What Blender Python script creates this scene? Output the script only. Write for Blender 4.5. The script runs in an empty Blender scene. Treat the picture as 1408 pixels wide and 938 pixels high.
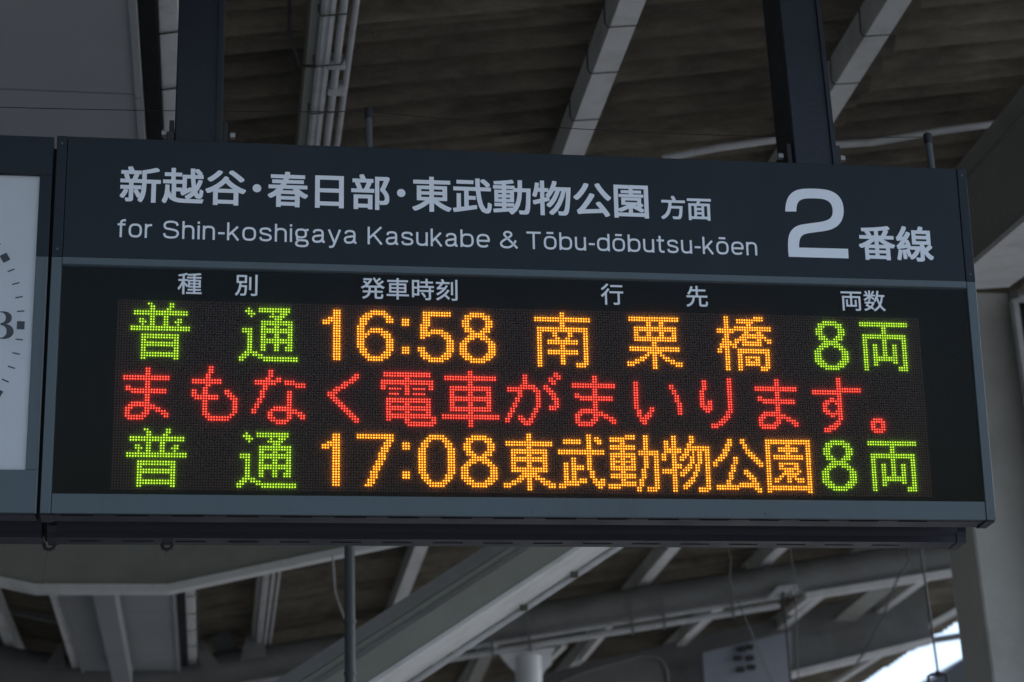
import bpy, bmesh, math, random
import numpy as np
from mathutils import Vector, Matrix

random.seed(7)
S = bpy.context.scene
COL = S.collection
PI = math.pi

# ---------------------------------------------------------------- camera
R_RIGHT = Vector((0.9884177, -0.1474783, -0.0357862))
R_DOWN = Vector((0.0212031, 0.367702, -0.9297019))
R_FWD = Vector((0.1502696, 0.918175, 0.3665702))
EYE = Vector((0.17598, -3.30479, 1.6))
FPX = 2600.0                       # focal length in pixels of the 1408 px photograph
cam = bpy.data.cameras.new('camera')
cam.sensor_width = 36.0
cam.lens = FPX / 1408.0 * 36.0
cam.clip_start = 0.05
cam.clip_end = 3000
cam.dof.use_dof = True
cam.dof.focus_distance = 3.55
cam.dof.aperture_fstop = 6.3
co = bpy.data.objects.new('camera', cam)
COL.objects.link(co)
m3 = Matrix((R_RIGHT, -R_DOWN, -R_FWD)).transposed()
co.matrix_world = Matrix.Translation(EYE) @ m3.to_4x4()
S.camera = co

# ---------------------------------------------------------------- world, sun, exposure
SUN_EL, SUN_AZ = math.radians(50), math.radians(80)   # azimuth measured from +Y towards +X
w = bpy.data.worlds.new('World')
S.world = w
w.use_nodes = True
wn = w.node_tree
bg = wn.nodes['Background']
sky = wn.nodes.new('ShaderNodeTexSky')
sky.sky_type = 'NISHITA'
sky.sun_disc = False
sky.sun_elevation = SUN_EL
sky.sun_rotation = SUN_AZ
sky.air_density = 1.0
sky.dust_density = 3.0
sky.ozone_density = 1.6
wn.links.new(sky.outputs[0], bg.inputs[0])
bg.inputs[1].default_value = 0.15
sl = bpy.data.lights.new('sun', 'SUN')
sl.energy = 0.5
sl.angle = math.radians(20)
sl.color = (1.0, 0.97, 0.93)
so = bpy.data.objects.new('sun', sl)
COL.objects.link(so)
sd = Vector((math.sin(SUN_AZ) * math.cos(SUN_EL), math.cos(SUN_AZ) * math.cos(SUN_EL), math.sin(SUN_EL)))
so.rotation_euler = sd.to_track_quat('Z', 'Y').to_euler()
so.location = (0, 0, 30)
S.view_settings.view_transform = 'Standard'
S.view_settings.look = 'None'
S.view_settings.exposure = 1.05
S.view_settings.gamma = 1.0
S.cycles.use_denoising = True
S.cycles.max_bounces = 8
S.cycles.diffuse_bounces = 5
S.cycles.transparent_max_bounces = 12
S.cycles.sample_clamp_indirect = 4.0


# ---------------------------------------------------------------- helpers
def tag(o, label=None, cat=None, group=None, kind=None):
    if label: o['label'] = label
    if cat: o['category'] = cat
    if group: o['group'] = group
    if kind: o['kind'] = kind
    return o


def empty(name, loc, label, cat, group=None):
    o = bpy.data.objects.new(name, None)
    o.empty_display_size = 0.1
    COL.objects.link(o)
    o.location = loc
    return tag(o, label, cat, group)


class MB:
    """collects shapes, links them as one mesh object"""
    def __init__(s):
        s.v = []; s.f = []; s.mi = []

    def add(s, vs, fs, mi=0):
        n = len(s.v)
        s.v += [tuple(x) for x in vs]
        s.f += [tuple(i + n for i in f) for f in fs]
        s.mi += [mi] * len(fs)
        return s

    def box(s, a, b, mi=0, M=None):
        (x0, y0, z0), (x1, y1, z1) = a, b
        vs = [Vector(p) for p in ((x0, y0, z0), (x1, y0, z0), (x1, y1, z0), (x0, y1, z0), (x0, y0, z1), (x1, y0, z1), (x1, y1, z1), (x0, y1, z1))]
        if M: vs = [M @ p for p in vs]
        return s.add(vs, [(0, 3, 2, 1), (4, 5, 6, 7), (0, 1, 5, 4), (1, 2, 6, 5), (2, 3, 7, 6), (3, 0, 4, 7)], mi)

    def bar(s, p, q, w, h, up=Vector((0, 0, 1)), mi=0):
        """box whose axis runs p->q, width w sideways, height h along up (centred)"""
        p, q = Vector(p), Vector(q)
        d = (q - p).normalized()
        sx = d.cross(up).normalized()
        u = sx.cross(d).normalized()
        vs = []
        for c in (p, q):
            for a, b in ((-1, -1), (1, -1), (1, 1), (-1, 1)):
                vs.append(c + sx * a * w / 2 + u * b * h / 2)
        return s.add(vs, [(0, 1, 2, 3), (7, 6, 5, 4), (0, 4, 5, 1), (1, 5, 6, 2), (2, 6, 7, 3), (3, 7, 4, 0)], mi)

    def tube(s, pts, r, n=12, mi=0, caps=True):
        pts = [Vector(p) for p in pts]
        rs = r if isinstance(r, (list, tuple)) else [r] * len(pts)
        rings = []
        ref = None
        for i, p in enumerate(pts):
            d = (pts[min(i + 1, len(pts) - 1)] - pts[max(i - 1, 0)]).normalized()
            if ref is None:
                ref = d.orthogonal().normalized()
            u = (ref - d * ref.dot(d)).normalized()
            ref = u
            v = d.cross(u)
            rings.append([p + (u * math.cos(2 * PI * k / n) + v * math.sin(2 * PI * k / n)) * rs[i] for k in range(n)])
        vs = [q for ring in rings for q in ring]
        fs = []
        for i in range(len(rings) - 1):
            for k in range(n):
                a = i * n + k; b = i * n + (k + 1) % n
                fs.append((a, b, b + n, a + n))
        if caps:
            fs.append(tuple(range(n - 1, -1, -1)))
            fs.append(tuple(range((len(rings) - 1) * n, len(rings) * n)))
        return s.add(vs, fs, mi)

    def prism(s, poly, y0, y1, axis='y', mi=0, M=None):
        """poly in 2D extruded along an axis. axis y: poly=(x,z); axis x: poly=(y,z)"""
        n = len(poly)
        mk = (lambda a, b, t: Vector((a, t, b))) if axis == 'y' else (lambda a, b, t: Vector((t, a, b)))
        vs = [mk(a, b, y0) for a, b in poly] + [mk(a, b, y1) for a, b in poly]
        if M: vs = [M @ p for p in vs]
        fs = [tuple(range(n)), tuple(range(2 * n - 1, n - 1, -1))]
        for i in range(n):
            j = (i + 1) % n
            fs.append((i, i + n, j + n, j))
        return s.add(vs, fs, mi)

    def mesh(s, name, mats, smooth=False, bevel=0.0):
        me = bpy.data.meshes.new(name)
        me.from_pydata(s.v, [], s.f)
        for m in (mats if isinstance(mats, (list, tuple)) else [mats]):
            me.materials.append(m)
        if len(set(s.mi)) > 1:
            me.polygons.foreach_set('material_index', s.mi)
        bm = bmesh.new(); bm.from_mesh(me)
        bmesh.ops.recalc_face_normals(bm, faces=bm.faces)
        if bevel:
            es = [e for e in bm.edges if len(e.link_faces) == 2 and e.calc_face_angle(0) > 0.5]
            bmesh.ops.bevel(bm, geom=es, offset=bevel, segments=1, affect='EDGES', profile=0.5)
        bm.to_mesh(me); bm.free()
        if smooth:
            me.shade_smooth() if hasattr(me, 'shade_smooth') else None
            me.set_sharp_from_angle(angle=math.radians(40))
        me.update()
        return me

    def build(s, name, mats, parent=None, smooth=False, bevel=0.0, M=None):
        me = s.mesh(name, mats, smooth, bevel)
        o = bpy.data.objects.new(name, me)
        COL.objects.link(o)
        if parent: o.parent = parent
        if M is not None: o.matrix_local = M
        return o


def copy_tree(o, parent=None):
    c = o.copy()
    COL.objects.link(c)
    c.parent = parent
    for ch in [x for x in list(COL.objects) if x.parent == o]:
        copy_tree(ch, c)
    return c


def place(o, p):
    o.location = p
    return o


# photograph pixel -> point of the world on a given plane (used to read off real positions)
def ray(u, v):
    return R_RIGHT * ((u - 704) / FPX) + R_DOWN * ((v - 469) / FPX) + R_FWD


def atY(u, v, Y):
    d = ray(u, v); return EYE + d * ((Y - EYE.y) / d.y)


def atZ(u, v, Z):
    d = ray(u, v); return EYE + d * ((Z - EYE.z) / d.z)


def atX(u, v, X):
    d = ray(u, v); return EYE + d * ((X - EYE.x) / d.x)


# ---------------------------------------------------------------- materials
def mat(name, col, rough=0.6, metal=0.0, var=0.12, scale=6.0, bump=0.0, bscale=60.0, dirt=None, dirt_amt=0.4, dirt_scale=2.0, spec=0.5, streak=False):
    m = bpy.data.materials.new(name)
    m.use_nodes = True
    nt = m.node_tree
    b = nt.nodes['Principled BSDF']
    b.inputs['Roughness'].default_value = rough
    b.inputs['Metallic'].default_value = metal
    b.inputs['Specular IOR Level'].default_value = spec
    tc = nt.nodes.new('ShaderNodeTexCoord')
    mp = nt.nodes.new('ShaderNodeMapping')
    if streak: mp.inputs['Scale'].default_value = (1, 1, 0.12) if streak is True else streak
    nt.links.new(tc.outputs['Object'], mp.inputs[0])
    no = nt.nodes.new('ShaderNodeTexNoise')
    no.inputs['Scale'].default_value = scale
    no.inputs['Detail'].default_value = 6
    no.inputs['Roughness'].default_value = 0.65
    nt.links.new(mp.outputs[0], no.inputs[0])
    ra = nt.nodes.new('ShaderNodeMapRange')
    ra.inputs[1].default_value = 0.3; ra.inputs[2].default_value = 0.7
    ra.inputs[3].default_value = 1 - var; ra.inputs[4].default_value = 1 + var
    nt.links.new(no.outputs[0], ra.inputs[0])
    mul = nt.nodes.new('ShaderNodeVectorMath'); mul.operation = 'SCALE'
    mul.inputs[0].default_value = col
    nt.links.new(ra.outputs[0], mul.inputs['Scale'])
    last = mul.outputs[0]
    if dirt:
        n2 = nt.nodes.new('ShaderNodeTexNoise')
        n2.inputs['Scale'].default_value = dirt_scale
        n2.inputs['Detail'].default_value = 9
        n2.inputs['Roughness'].default_value = 0.7
        nt.links.new(mp.outputs[0], n2.inputs[0])
        r2 = nt.nodes.new('ShaderNodeMapRange')
        r2.inputs[1].default_value = 0.48; r2.inputs[2].default_value = 0.72
        r2.inputs[3].default_value = 0; r2.inputs[4].default_value = dirt_amt
        nt.links.new(n2.outputs[0], r2.inputs[0])
        mx = nt.nodes.new('ShaderNodeMix'); mx.data_type = 'RGBA'
        nt.links.new(r2.outputs[0], mx.inputs[0])
        nt.links.new(last, mx.inputs[6])
        mx.inputs[7].default_value = (*dirt, 1)
        last = mx.outputs[2]
    nt.links.new(last, b.inputs['Base Color'])
    # roughness variation
    rr = nt.nodes.new('ShaderNodeMapRange')
    rr.inputs[1].default_value = 0.3; rr.inputs[2].default_value = 0.7
    rr.inputs[3].default_value = max(0.02, rough - 0.08); rr.inputs[4].default_value = min(1, rough + 0.08)
    nt.links.new(no.outputs[0], rr.inputs[0])
    nt.links.new(rr.outputs[0], b.inputs['Roughness'])
    if bump:
        n3 = nt.nodes.new('ShaderNodeTexNoise')
        n3.inputs['Scale'].default_value = bscale
        n3.inputs['Detail'].default_value = 4
        nt.links.new(tc.outputs['Object'], n3.inputs[0])
        bp = nt.nodes.new('ShaderNodeBump')
        bp.inputs['Strength'].default_value = bump
        bp.inputs['Distance'].default_value = 0.01
        nt.links.new(n3.outputs[0], bp.inputs['Height'])
        nt.links.new(bp.outputs[0], b.inputs['Normal'])
    return m


def emit(name, col, strength):
    m = bpy.data.materials.new(name)
    m.use_nodes = True
    nt = m.node_tree
    b = nt.nodes['Principled BSDF']
    b.inputs['Base Color'].default_value = (col[0] * .5, col[1] * .5, col[2] * .5, 1)
    b.inputs['Emission Color'].default_value = (*col, 1)
    tc = nt.nodes.new('ShaderNodeTexCoord')
    ad = nt.nodes.new('ShaderNodeVectorMath'); ad.operation = 'ADD'; ad.inputs[1].default_value = (0.0025, 0.0025, 0.0025)
    sn = nt.nodes.new('ShaderNodeVectorMath'); sn.operation = 'SNAP'; sn.inputs[1].default_value = (0.005, 0.05, 0.005)
    wh = nt.nodes.new('ShaderNodeTexWhiteNoise')
    mr = nt.nodes.new('ShaderNodeMapRange'); mr.inputs[3].default_value = 0.80 * strength; mr.inputs[4].default_value = 1.22 * strength
    nt.links.new(tc.outputs['Object'], ad.inputs[0]); nt.links.new(ad.outputs[0], sn.inputs[0])
    nt.links.new(sn.outputs[0], wh.inputs[0]); nt.links.new(wh.outputs[0], mr.inputs[0])
    nt.links.new(mr.outputs[0], b.inputs['Emission Strength'])
    b.inputs['Roughness'].default_value = 0.4
    return m


def pane_mat(name, refl=0.06, rough=0.08, tint=(0.9, 0.9, 0.92), haze=0.0):
    m = bpy.data.materials.new(name)
    m.use_nodes = True
    nt = m.node_tree
    for n in list(nt.nodes):
        if n.type != 'OUTPUT_MATERIAL': nt.nodes.remove(n)
    out = [n for n in nt.nodes if n.type == 'OUTPUT_MATERIAL'][0]
    tr = nt.nodes.new('ShaderNodeBsdfTransparent'); tr.inputs[0].default_value = (*tint, 1)
    gl = nt.nodes.new('ShaderNodeBsdfGlossy'); gl.inputs['Roughness'].default_value = rough
    fr = nt.nodes.new('ShaderNodeFresnel'); fr.inputs[0].default_value = 1.33
    mu = nt.nodes.new('ShaderNodeMath'); mu.operation = 'MULTIPLY'; mu.inputs[1].default_value = refl / 0.02
    nt.links.new(fr.outputs[0], mu.inputs[0])
    mx = nt.nodes.new('ShaderNodeMixShader')
    nt.links.new(mu.outputs[0], mx.inputs[0])
    if haze:
        tl = nt.nodes.new('ShaderNodeBsdfTranslucent'); tl.inputs[0].default_value = (1, 1, 1, 1)
        mh = nt.nodes.new('ShaderNodeMixShader'); mh.inputs[0].default_value = haze
        nt.links.new(tr.outputs[0], mh.inputs[1]); nt.links.new(tl.outputs[0], mh.inputs[2])
        nt.links.new(mh.outputs[0], mx.inputs[1])
    else:
        nt.links.new(tr.outputs[0], mx.inputs[1])
    nt.links.new(gl.outputs[0], mx.inputs[2])
    nt.links.new(mx.outputs[0], out.inputs[0])
    return m


M_HEAD = mat('header_navy_paint', (0.014, 0.0225, 0.030), 0.5, var=0.10, scale=3, bump=0.05, bscale=900, spec=0.22, dirt=(0.05, 0.055, 0.06), dirt_amt=0.18, dirt_scale=5, streak=True)
M_FRAME = mat('frame_grey_blue_paint', (0.064, 0.092, 0.102), 0.42, var=0.10, scale=4, bump=0.05, bscale=900, dirt=(0.05, 0.055, 0.05), dirt_amt=0.35, dirt_scale=6, streak=True)
M_UNDER = mat('housing_dark_paint', (0.020, 0.023, 0.034), 0.4, var=0.12, scale=8, bump=0.05, bscale=700, spec=0.3)
M_SLOT = mat('slot_black', (0.004, 0.004, 0.005), 0.9, var=0.0)
M_MASK = mat('led_mask_black', (0.014, 0.011, 0.010), 0.8, var=0.05, spec=0.03)
M_BORDER = mat('window_border_black', (0.005, 0.006, 0.005), 0.7, var=0.1, scale=3, spec=0.02)
M_OFF = mat('unlit_led_lens', (0.100, 0.062, 0.046), 0.5, var=0.15, scale=120, spec=0.06)
M_PRINT = mat('white_print', (0.80, 0.85, 0.90), 0.6, var=0.03, scale=5)
M_PRINT2 = mat('white_window_print', (0.78, 0.82, 0.86), 0.7, var=0.03, scale=5)
M_PANE = pane_mat('acrylic_pane', 0.010, 0.10, haze=0.20)
M_GLASS = pane_mat('clock_glass', 0.02, 0.05, (0.95, 0.96, 0.97))
M_DIAL = mat('clock_dial_white', (0.70, 0.71, 0.71), 0.6, var=0.04, scale=5)
M_BLACK = mat('black_enamel', (0.015, 0.015, 0.02), 0.5, var=0.05)
M_POST = mat('post_navy_paint', (0.012, 0.017, 0.026), 0.45, var=0.15, scale=9, bump=0.08, bscale=120, dirt=(0.06, 0.06, 0.06), dirt_amt=0.25)
M_WHITE = mat('white_steel_paint', (0.72, 0.74, 0.73), 0.5, var=0.08, scale=5, bump=0.1, bscale=70, dirt=(0.16, 0.14, 0.11), dirt_amt=0.45, dirt_scale=5)
M_GREY = mat('grey_steel_paint', (0.17, 0.18, 0.178), 0.6, var=0.14, scale=4, bump=0.1, bscale=70, dirt=(0.09, 0.075, 0.06), dirt_amt=0.5, dirt_scale=3)
M_ROOF = mat('corrugated_slate', (0.225, 0.200, 0.150), 0.9, var=0.34, scale=14, bump=0.6, bscale=90, dirt=(0.018, 0.015, 0.010), dirt_amt=0.92, dirt_scale=3.4, streak=(0.35, 1.5, 1))
_nt = M_ROOF.node_tree
_oi = _nt.nodes.new('ShaderNodeObjectInfo')
_mr = _nt.nodes.new('ShaderNodeMapRange'); _mr.inputs[3].default_value = 0.5; _mr.inputs[4].default_value = 1.0
_nt.links.new(_oi.outputs['Random'], _mr.inputs[0])
_bs = _nt.nodes['Principled BSDF']
_src = _bs.inputs['Base Color'].links[0].from_socket
_vm = _nt.nodes.new('ShaderNodeVectorMath'); _vm.operation = 'SCALE'
_nt.links.new(_src, _vm.inputs[0]); _nt.links.new(_mr.outputs[0], _vm.inputs['Scale'])
_nt.links.new(_vm.outputs[0], _bs.inputs['Base Color'])
M_SOFFIT = mat('soffit_panel', (0.34, 0.36, 0.375), 0.7, var=0.05, scale=3, bump=0.03, bscale=200, dirt=(0.2, 0.2, 0.19), dirt_amt=0.3, dirt_scale=1.5)
M_WEB = mat('girder_web_paint', (0.27, 0.285, 0.25), 0.6, var=0.08, scale=3, dirt=(0.13, 0.12, 0.09), dirt_amt=0.4, dirt_scale=2)
M_RCOL = mat('round_column_paint', (0.80, 0.83, 0.86), 0.45, var=0.04, scale=3)
M_COLUMN = mat('column_paint', (0.50, 0.51, 0.48), 0.55, var=0.07, scale=3, bump=0.1, bscale=50, dirt=(0.15, 0.14, 0.11), dirt_amt=0.4, dirt_scale=2.5)
M_PIPE = mat('painted_conduit', (0.48, 0.50, 0.51), 0.45, var=0.12, scale=10, dirt=(0.12, 0.09, 0.07), dirt_amt=0.4, dirt_scale=9)
M_STRAP = mat('rusty_strap', (0.09, 0.085, 0.075), 0.7, metal=0.3, var=0.2)
M_BLUEPIPE = mat('blue_grey_pipe', (0.072, 0.085, 0.092), 0.5, var=0.12, scale=7)
M_DARK = mat('dark_steel', (0.03, 0.03, 0.032), 0.6, var=0.15)
M_FLOOR = mat('platform_concrete', (0.27, 0.27, 0.26), 0.9, var=0.15, scale=3, bump=0.3, bscale=40)
M_GROUND = mat('ballast_ground', (0.17, 0.175, 0.18), 0.95, var=0.25, scale=14, bump=0.6, bscale=20)
M_WALL = mat('grey_render_wall', (0.12, 0.12, 0.11), 0.9, var=0.15, scale=1)
M_RAIL = mat('rail_steel', (0.16, 0.12, 0.10), 0.5, metal=0.6)
M_TRANSL = mat('pale_blue_panel', (0.30, 0.33, 0.39), 0.5, var=0.08, scale=2)
M_WINDOW = mat('dark_window_glass', (0.01, 0.012, 0.015), 0.1, var=0.0)

DOTS = {
    '普': '6-7,14-15;7-8,14-15;7-8,13-14;1-20*2;7-8,12-13;3-4,7-8,12-13,17-18;3-5,7-8,12-13,16-18;4,7-8,12-13,17;0-21*2;;4-17*2;4-5,16-17;4-17*2;4-5,16-17*2;4-17*2;4-5,16-17',
    '通': '3,7-18;2-4,7-18;3-5,12,15-17;4,11-16;13-15;8-19*2;8-9,13-14,18-19;1-4,8-19*2;3-4,8-9,13-14,18-19*2;3-4,8-19*2;3-4,8-9,13-14,18-19;3-4,8-9,13-14,17-19*2;2-6;1-3,5-8;0-2,7-21;0-1,9-21',
    '1': '4-6*3;2-6;0-6;0-2,4-6;4-6*14',
    '6': '5-10;3-11;2-5,10-12;1-4,11-13;1-3,11-13;1-3;0-2;0-2,5-9;0-2,4-11;0-4,9-12;0-3,10-12;0-2,11-13*4;1-3,11-13;1-3,10-12;2-4,9-12;3-11;4-9',
    ':': '0-2*3;*8;0-2*3',
    '5': '2-12*2;2-4*3;1-4;1-3;1-3,5-9;1-11;1-4,9-12;1-2,10-12;11-13*3;0-2,11-13*2;1-3,10-12;1-4,9-12;2-11;4-9',
    '8': '4-9;2-11;2-4,9-11;1-3,10-12*3;2-4,9-11;2-5,8-11;4-9;3-10;2-5,8-11;1-3,10-12;0-2,11-13*4;0-3,10-13;1-4,9-12;2-11;4-9',
    '7': '0-13*2;11-13;10-12*2;9-11*2;8-10*3;7-9*2;6-8*2;5-7*3;4-6*2;3-5',
    '0': '4-9;3-10;2-4,9-11;1-3,10-12*2;0-2,11-13*10;1-3,10-12*2;2-4,9-11;3-10;4-9',
    '南': '10-11*2;0-21*2;10-11*2;1-20*2;1-2,7-8,13-14,19-20*2;1-2,8-9,12-13,19-20;1-2,5-16,19-20*2;1-2,10-11,19-20*2;1-2,5-16,19-20*2;1-2,10-11,19-20*3;1-2,10-11,16-20;1-2,16-19',
    '栗': '1-20*2;8-9,13-14*2;3-19*2;3-4,8-9,13-14,18-19*2;3-19*2;10-11*2;1-20*2;8-13;7-8,10-11,13-14;5-7,10-11,14-16;3-6,10-11,15-18;0-4,10-11,17-21;0-2,10-11,19-21;10-11',
    '橋': '3-4,15-18;3-4,8-18;3-4,8-14;3-4,12-13;3-4,7-21;0-21;0-6,11-12,16-17;3-4,10-18;3-4,9-19;2-4,7-11,16-17,19-21;2-5,7-8,10-17,20-21;1-7,10-17;1-4,6-7;0-1,3-4,8-20*2;3-4,8-9,19-20;3-4,8-9,11-16,19-20;3-4,8-9,11-12,15-16,19-20;3-4,8-9,11-16,19-20*2;3-4,8-9,17-20;3-4,8-9,17-19',
    '両': '0-19*2;9-10*3;1-18*2;1-2,9-10,17-18*2;1-2,5-6,9-10,13-14,17-18*5;1-2,5-14,17-18*2;1-2,5-6,13-14,17-18;1-2,5-6,17-18;1-2,15-18*2',
    'ま': '8-9*3;0-16*2;8-9*2;1-2,8-9;1-15;3-15;8-9*3;3-9;2-11;1-3,8-13;1-2,8-9,12-15;1-2,7-9,14-16;1-8,15-16;2-7',
    'も': '6-7*3;5-6*2;0-10*2;5-6;4-5;0-1,4-5,12-13;0-1,4-5,12-14;0-9,13-15;1-9,14-16;4-5,15-16*5;4-6,14-15;5-14;6-13',
    'な': '6-7*3;5-6,9-10;1-10,12-15;1-8,12-19;4-5,16-19;4-5;3-4,13-14*3;2-3,13-14*2;1-2,13-14;1-2,8-14;0-1,7-16;0-1,6-7,13-18;6-7,13-14,17-19;6-8,13-14,18-19;7-13;9-12',
    'く': '10-11;9-11;8-10;6-9;5-7;3-6;2-4;0-3;0-2;1-3;2-4;3-5;4-6;5-7;6-8;7-9;8-10;9-11;10-11',
    '電': '1-18*2;9-10;0-19*2;0-1,9-10,18-19;0-1,3-7,9-10,12-16,18-19;9-10;3-6,9-10,12-16;;2-18*2;2-3,9-10,17-18;2-18*2;2-3,9-10,17-18;2-18;2-20;2-3,9-10,19-20;9-20;10-19',
    '車': '10-11*2;1-20*2;10-11*2;3-18*2;3-4,10-11,17-18*2;3-18*2;3-4,10-11,17-18*2;3-18*2;10-11;0-21*2;10-11*3',
    'が': '19-20;7-8,19-21;7-8,17-18,20-21;7-8,17-19;7-8,18-19;6-11,15-16;1-12,15-17;1-6,11-13,16-18;5-6,12-13,17-19;5-6,12-13,18-19;4-5,12-13,18-20;4-5,12-13,19-20;3-4,12-13,19-20;3-4,12-13,17-20;2-3,11-12,17-19;2-3,11-12;1-2,10-11;1-2,5-6,10-11;0-1,5-7,9-10;0-1,6-10;7-9',
    'い': '0-1;0-1,14-15*2;0-1,15-16*2;0-1,16-17*3;0-1,17-18*2;0-1,6-7,17-18;1-2,6-7,17-18;1-2,5-6,17-18;1-2,4-6;2-5;2-4;3-4',
    'り': '11-12;1-2,11-12*4;0-1,11-12*4;0-1,3-4,11-12*2;0-4,11-12;1-4,11-12;2-3,10-12;10-11;9-11;8-10;7-9;4-8;4-6',
    'す': '10-11*4;10-19;0-19;0-11;10-11;7-8,10-11;5-11;4-6,9-11;4-5,10-11*2;4-6,9-11;5-11;7-8,10-11;10-11;9-10;8-10;6-9;4-8;4-6',
    '。': '1-4;0-5;0-1,4-5*2;0-5;1-4',
    '東': '9-10*3;1-18*2;9-10;3-16*2;3-4,9-10,15-16;3-16*2;3-4,9-10,15-16*2;3-16*2;7-12;6-13;5-7,9-10,12-15;3-6,9-10,14-17;0-4,9-10,15-19;0-2,9-10,17-19;9-10',
    '武': '11-12;11-12,14-15;2-8,11-12,14-16;2-8,11-12,15-16;11-12*2;0-17*2;11-12;5-6,11-12*2;2-3,5-6,11-12;2-3,5-9,11-12*2;2-3,5-6,12-13*3;2-3,5-6,8-10,13-14,16-17;2-10,13-17;0-7,14-17;0-2,15-16',
    '動': '7-10,14-15;1-10,14-15;1-6,14-15;5-6,14-15;1-10,14-15*2;5-6,12-19;1-10,12-19;1-10,14-15,18-19;1-2,5-6,9-10,14-15,18-19;1-10,14-15,18-19;1-2,5-6,9-10,14-15,18-19;1-10,14-15,18-19;1-10,13-14,18-19;5-6,13-14,18-19;1-10,13-14,18-19*2;5-6,12-13,18-19;5-10,12-13,18-19;0-10,12-13,18-19;0-4,11-12,15-19;11-12,15-18',
    '物': '4-5,11-12*2;1-2,4-5,11-12;1-2,4-5,10-11;1-2,4-5,10-18;1-7,9-18;1-7,9-10,12,14-15,17-18;0-1,4-5,8-10,12,14-15,17-18;0-1,4-5,7-9,11-12,14-15,17-18;0-1,4-5,7-8,11-12,14-15,17-18;4-5,11-12,14-15,17-18;4-7,10-11,13-14,17-18;4-7,9-11,13-14,17-18;0-5,8-10,13-14,17-18;0-5,7-9,12-13,17-18;4-5,7-8,12-13,17-18;4-5,11-12,17-18;4-5,10-12,17-18;4-5,9-11,17-18;4-5,8-10,17-18;4-5,8-9,14-18;4-5,14-17',
    '公': '6-7,11-12*2;5-7,12-13;5-6,12-13;4-6,13-14;4-5,13-15;3-5,14-16;2-4,8-9,15-17;1-3,8-9,16-18;0-1,8-9,17-19;0-1,7-8,18-19;7-8;7-8,12-13;6-7,12-14;6-7,13-15;6-7,14-16;5-6,15-16;5-6,10-17;1-17;1-9,16-18;17-18',
    '園': '0-17*2;0-1,8-9,16-17;0-1,5-12,16-17*2;0-1,8-9,16-17;0-1,3-14,16-17*2;0-1,16-17;0-1,5-12,16-17;0-1,5-6,11-12,16-17;0-1,5-12,16-17;0-1,7-10,12-13,16-17;0-1,6-12,16-17;0-1,5-6,8-11,16-17;0-1,3-5,8-9,11-14,16-17;0-1,3-4,8-9,12-14,16-17;0-1,16-17;0-17*2;0-1,16-17',
}
LED_TEXT = [
    ('普', 1, 1, 'green'),
    ('通', 41, 2, 'green'),
    ('1', 72, 2, 'orange'),
    ('6', 85, 2, 'orange'),
    (':', 102, 5, 'orange'),
    ('5', 108, 2, 'orange'),
    ('8', 124, 2, 'orange'),
    ('南', 153, 1, 'orange'),
    ('栗', 189, 2, 'orange'),
    ('橋', 225, 1, 'orange'),
    ('8', 264, 2, 'green'),
    ('両', 283, 2, 'green'),
    ('ま', -1, 26, 'red'),
    ('も', 24, 25, 'red'),
    ('な', 46, 26, 'red'),
    ('く', 74, 27, 'red'),
    ('電', 94, 26, 'red'),
    ('車', 117, 25, 'red'),
    ('が', 141, 25, 'red'),
    ('ま', 167, 26, 'red'),
    ('い', 191, 28, 'red'),
    ('り', 217, 26, 'red'),
    ('ま', 239, 26, 'red'),
    ('す', 262, 25, 'red'),
    ('。', 285, 41, 'red'),
    ('普', 1, 49, 'green'),
    ('通', 41, 50, 'green'),
    ('1', 72, 50, 'orange'),
    ('7', 85, 50, 'orange'),
    (':', 102, 53, 'orange'),
    ('0', 108, 50, 'orange'),
    ('8', 124, 50, 'orange'),
    ('東', 140, 49, 'orange'),
    ('武', 161, 49, 'orange'),
    ('動', 180, 49, 'orange'),
    ('物', 201, 49, 'orange'),
    ('公', 221, 50, 'orange'),
    ('園', 242, 50, 'orange'),
    ('8', 264, 50, 'green'),
    ('両', 283, 50, 'green'),
]


# ================================================================ SETTING: ground, platform, tracks
def sheet(name, x0, x1, y0, y1, z, m, kind='structure'):
    o = MB().add([(x0, y0, z), (x1, y0, z), (x1, y1, z), (x0, y1, z)], [(0, 1, 2, 3)]).build(name, m)
    o['kind'] = kind
    return o


sheet('ground', -600, 600, -600, 600, -1.1, M_GROUND)
pf = MB().box((-4.9, -60, -1.09), (4.9, 60, 0.0)).build('platform', M_FLOOR)
pf['kind'] = 'structure'

sw = empty('light_block_wall', (-8.2, 8, -1.1), 'plain dark grey wall added out of view left of the platform to block light', 'wall')  # unseen wall, added to cut the light coming from the left
MB().box((-0.3, -22, 0), (0.0, 30, 6.8)).build('wall', M_WALL, sw)
MB().box((-0.35, -22, 6.802), (0.25, 30, 7.0)).build('coping', M_WALL, sw)
# ================================================================ CANOPY
TAN = math.tan(math.radians(9))
XC = -0.355                        # valley line of the canopy
XR0 = -0.066                        # right edge of the flat middle part
XL0 = -0.67


def zr(x):                          # underside of the purlins
    if x >= XC:
        return 4.3 + TAN * (max(x, XR0) - 0.2)
    return 4.3 + TAN * (max(2 * XC - x, XR0) - 0.2)


canopy = empty('platform_canopy', (0, 4, 0), 'corrugated platform canopy on white purlins above the whole sign', 'canopy')
Mci = Matrix.Translation((0, -4, 0))
XE = 7.05
# corrugated sheets: 0.72 m wide in Y, laid in three lengths up each slope
SW, PITCH, AMP = 0.78, 0.13, 0.036


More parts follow.
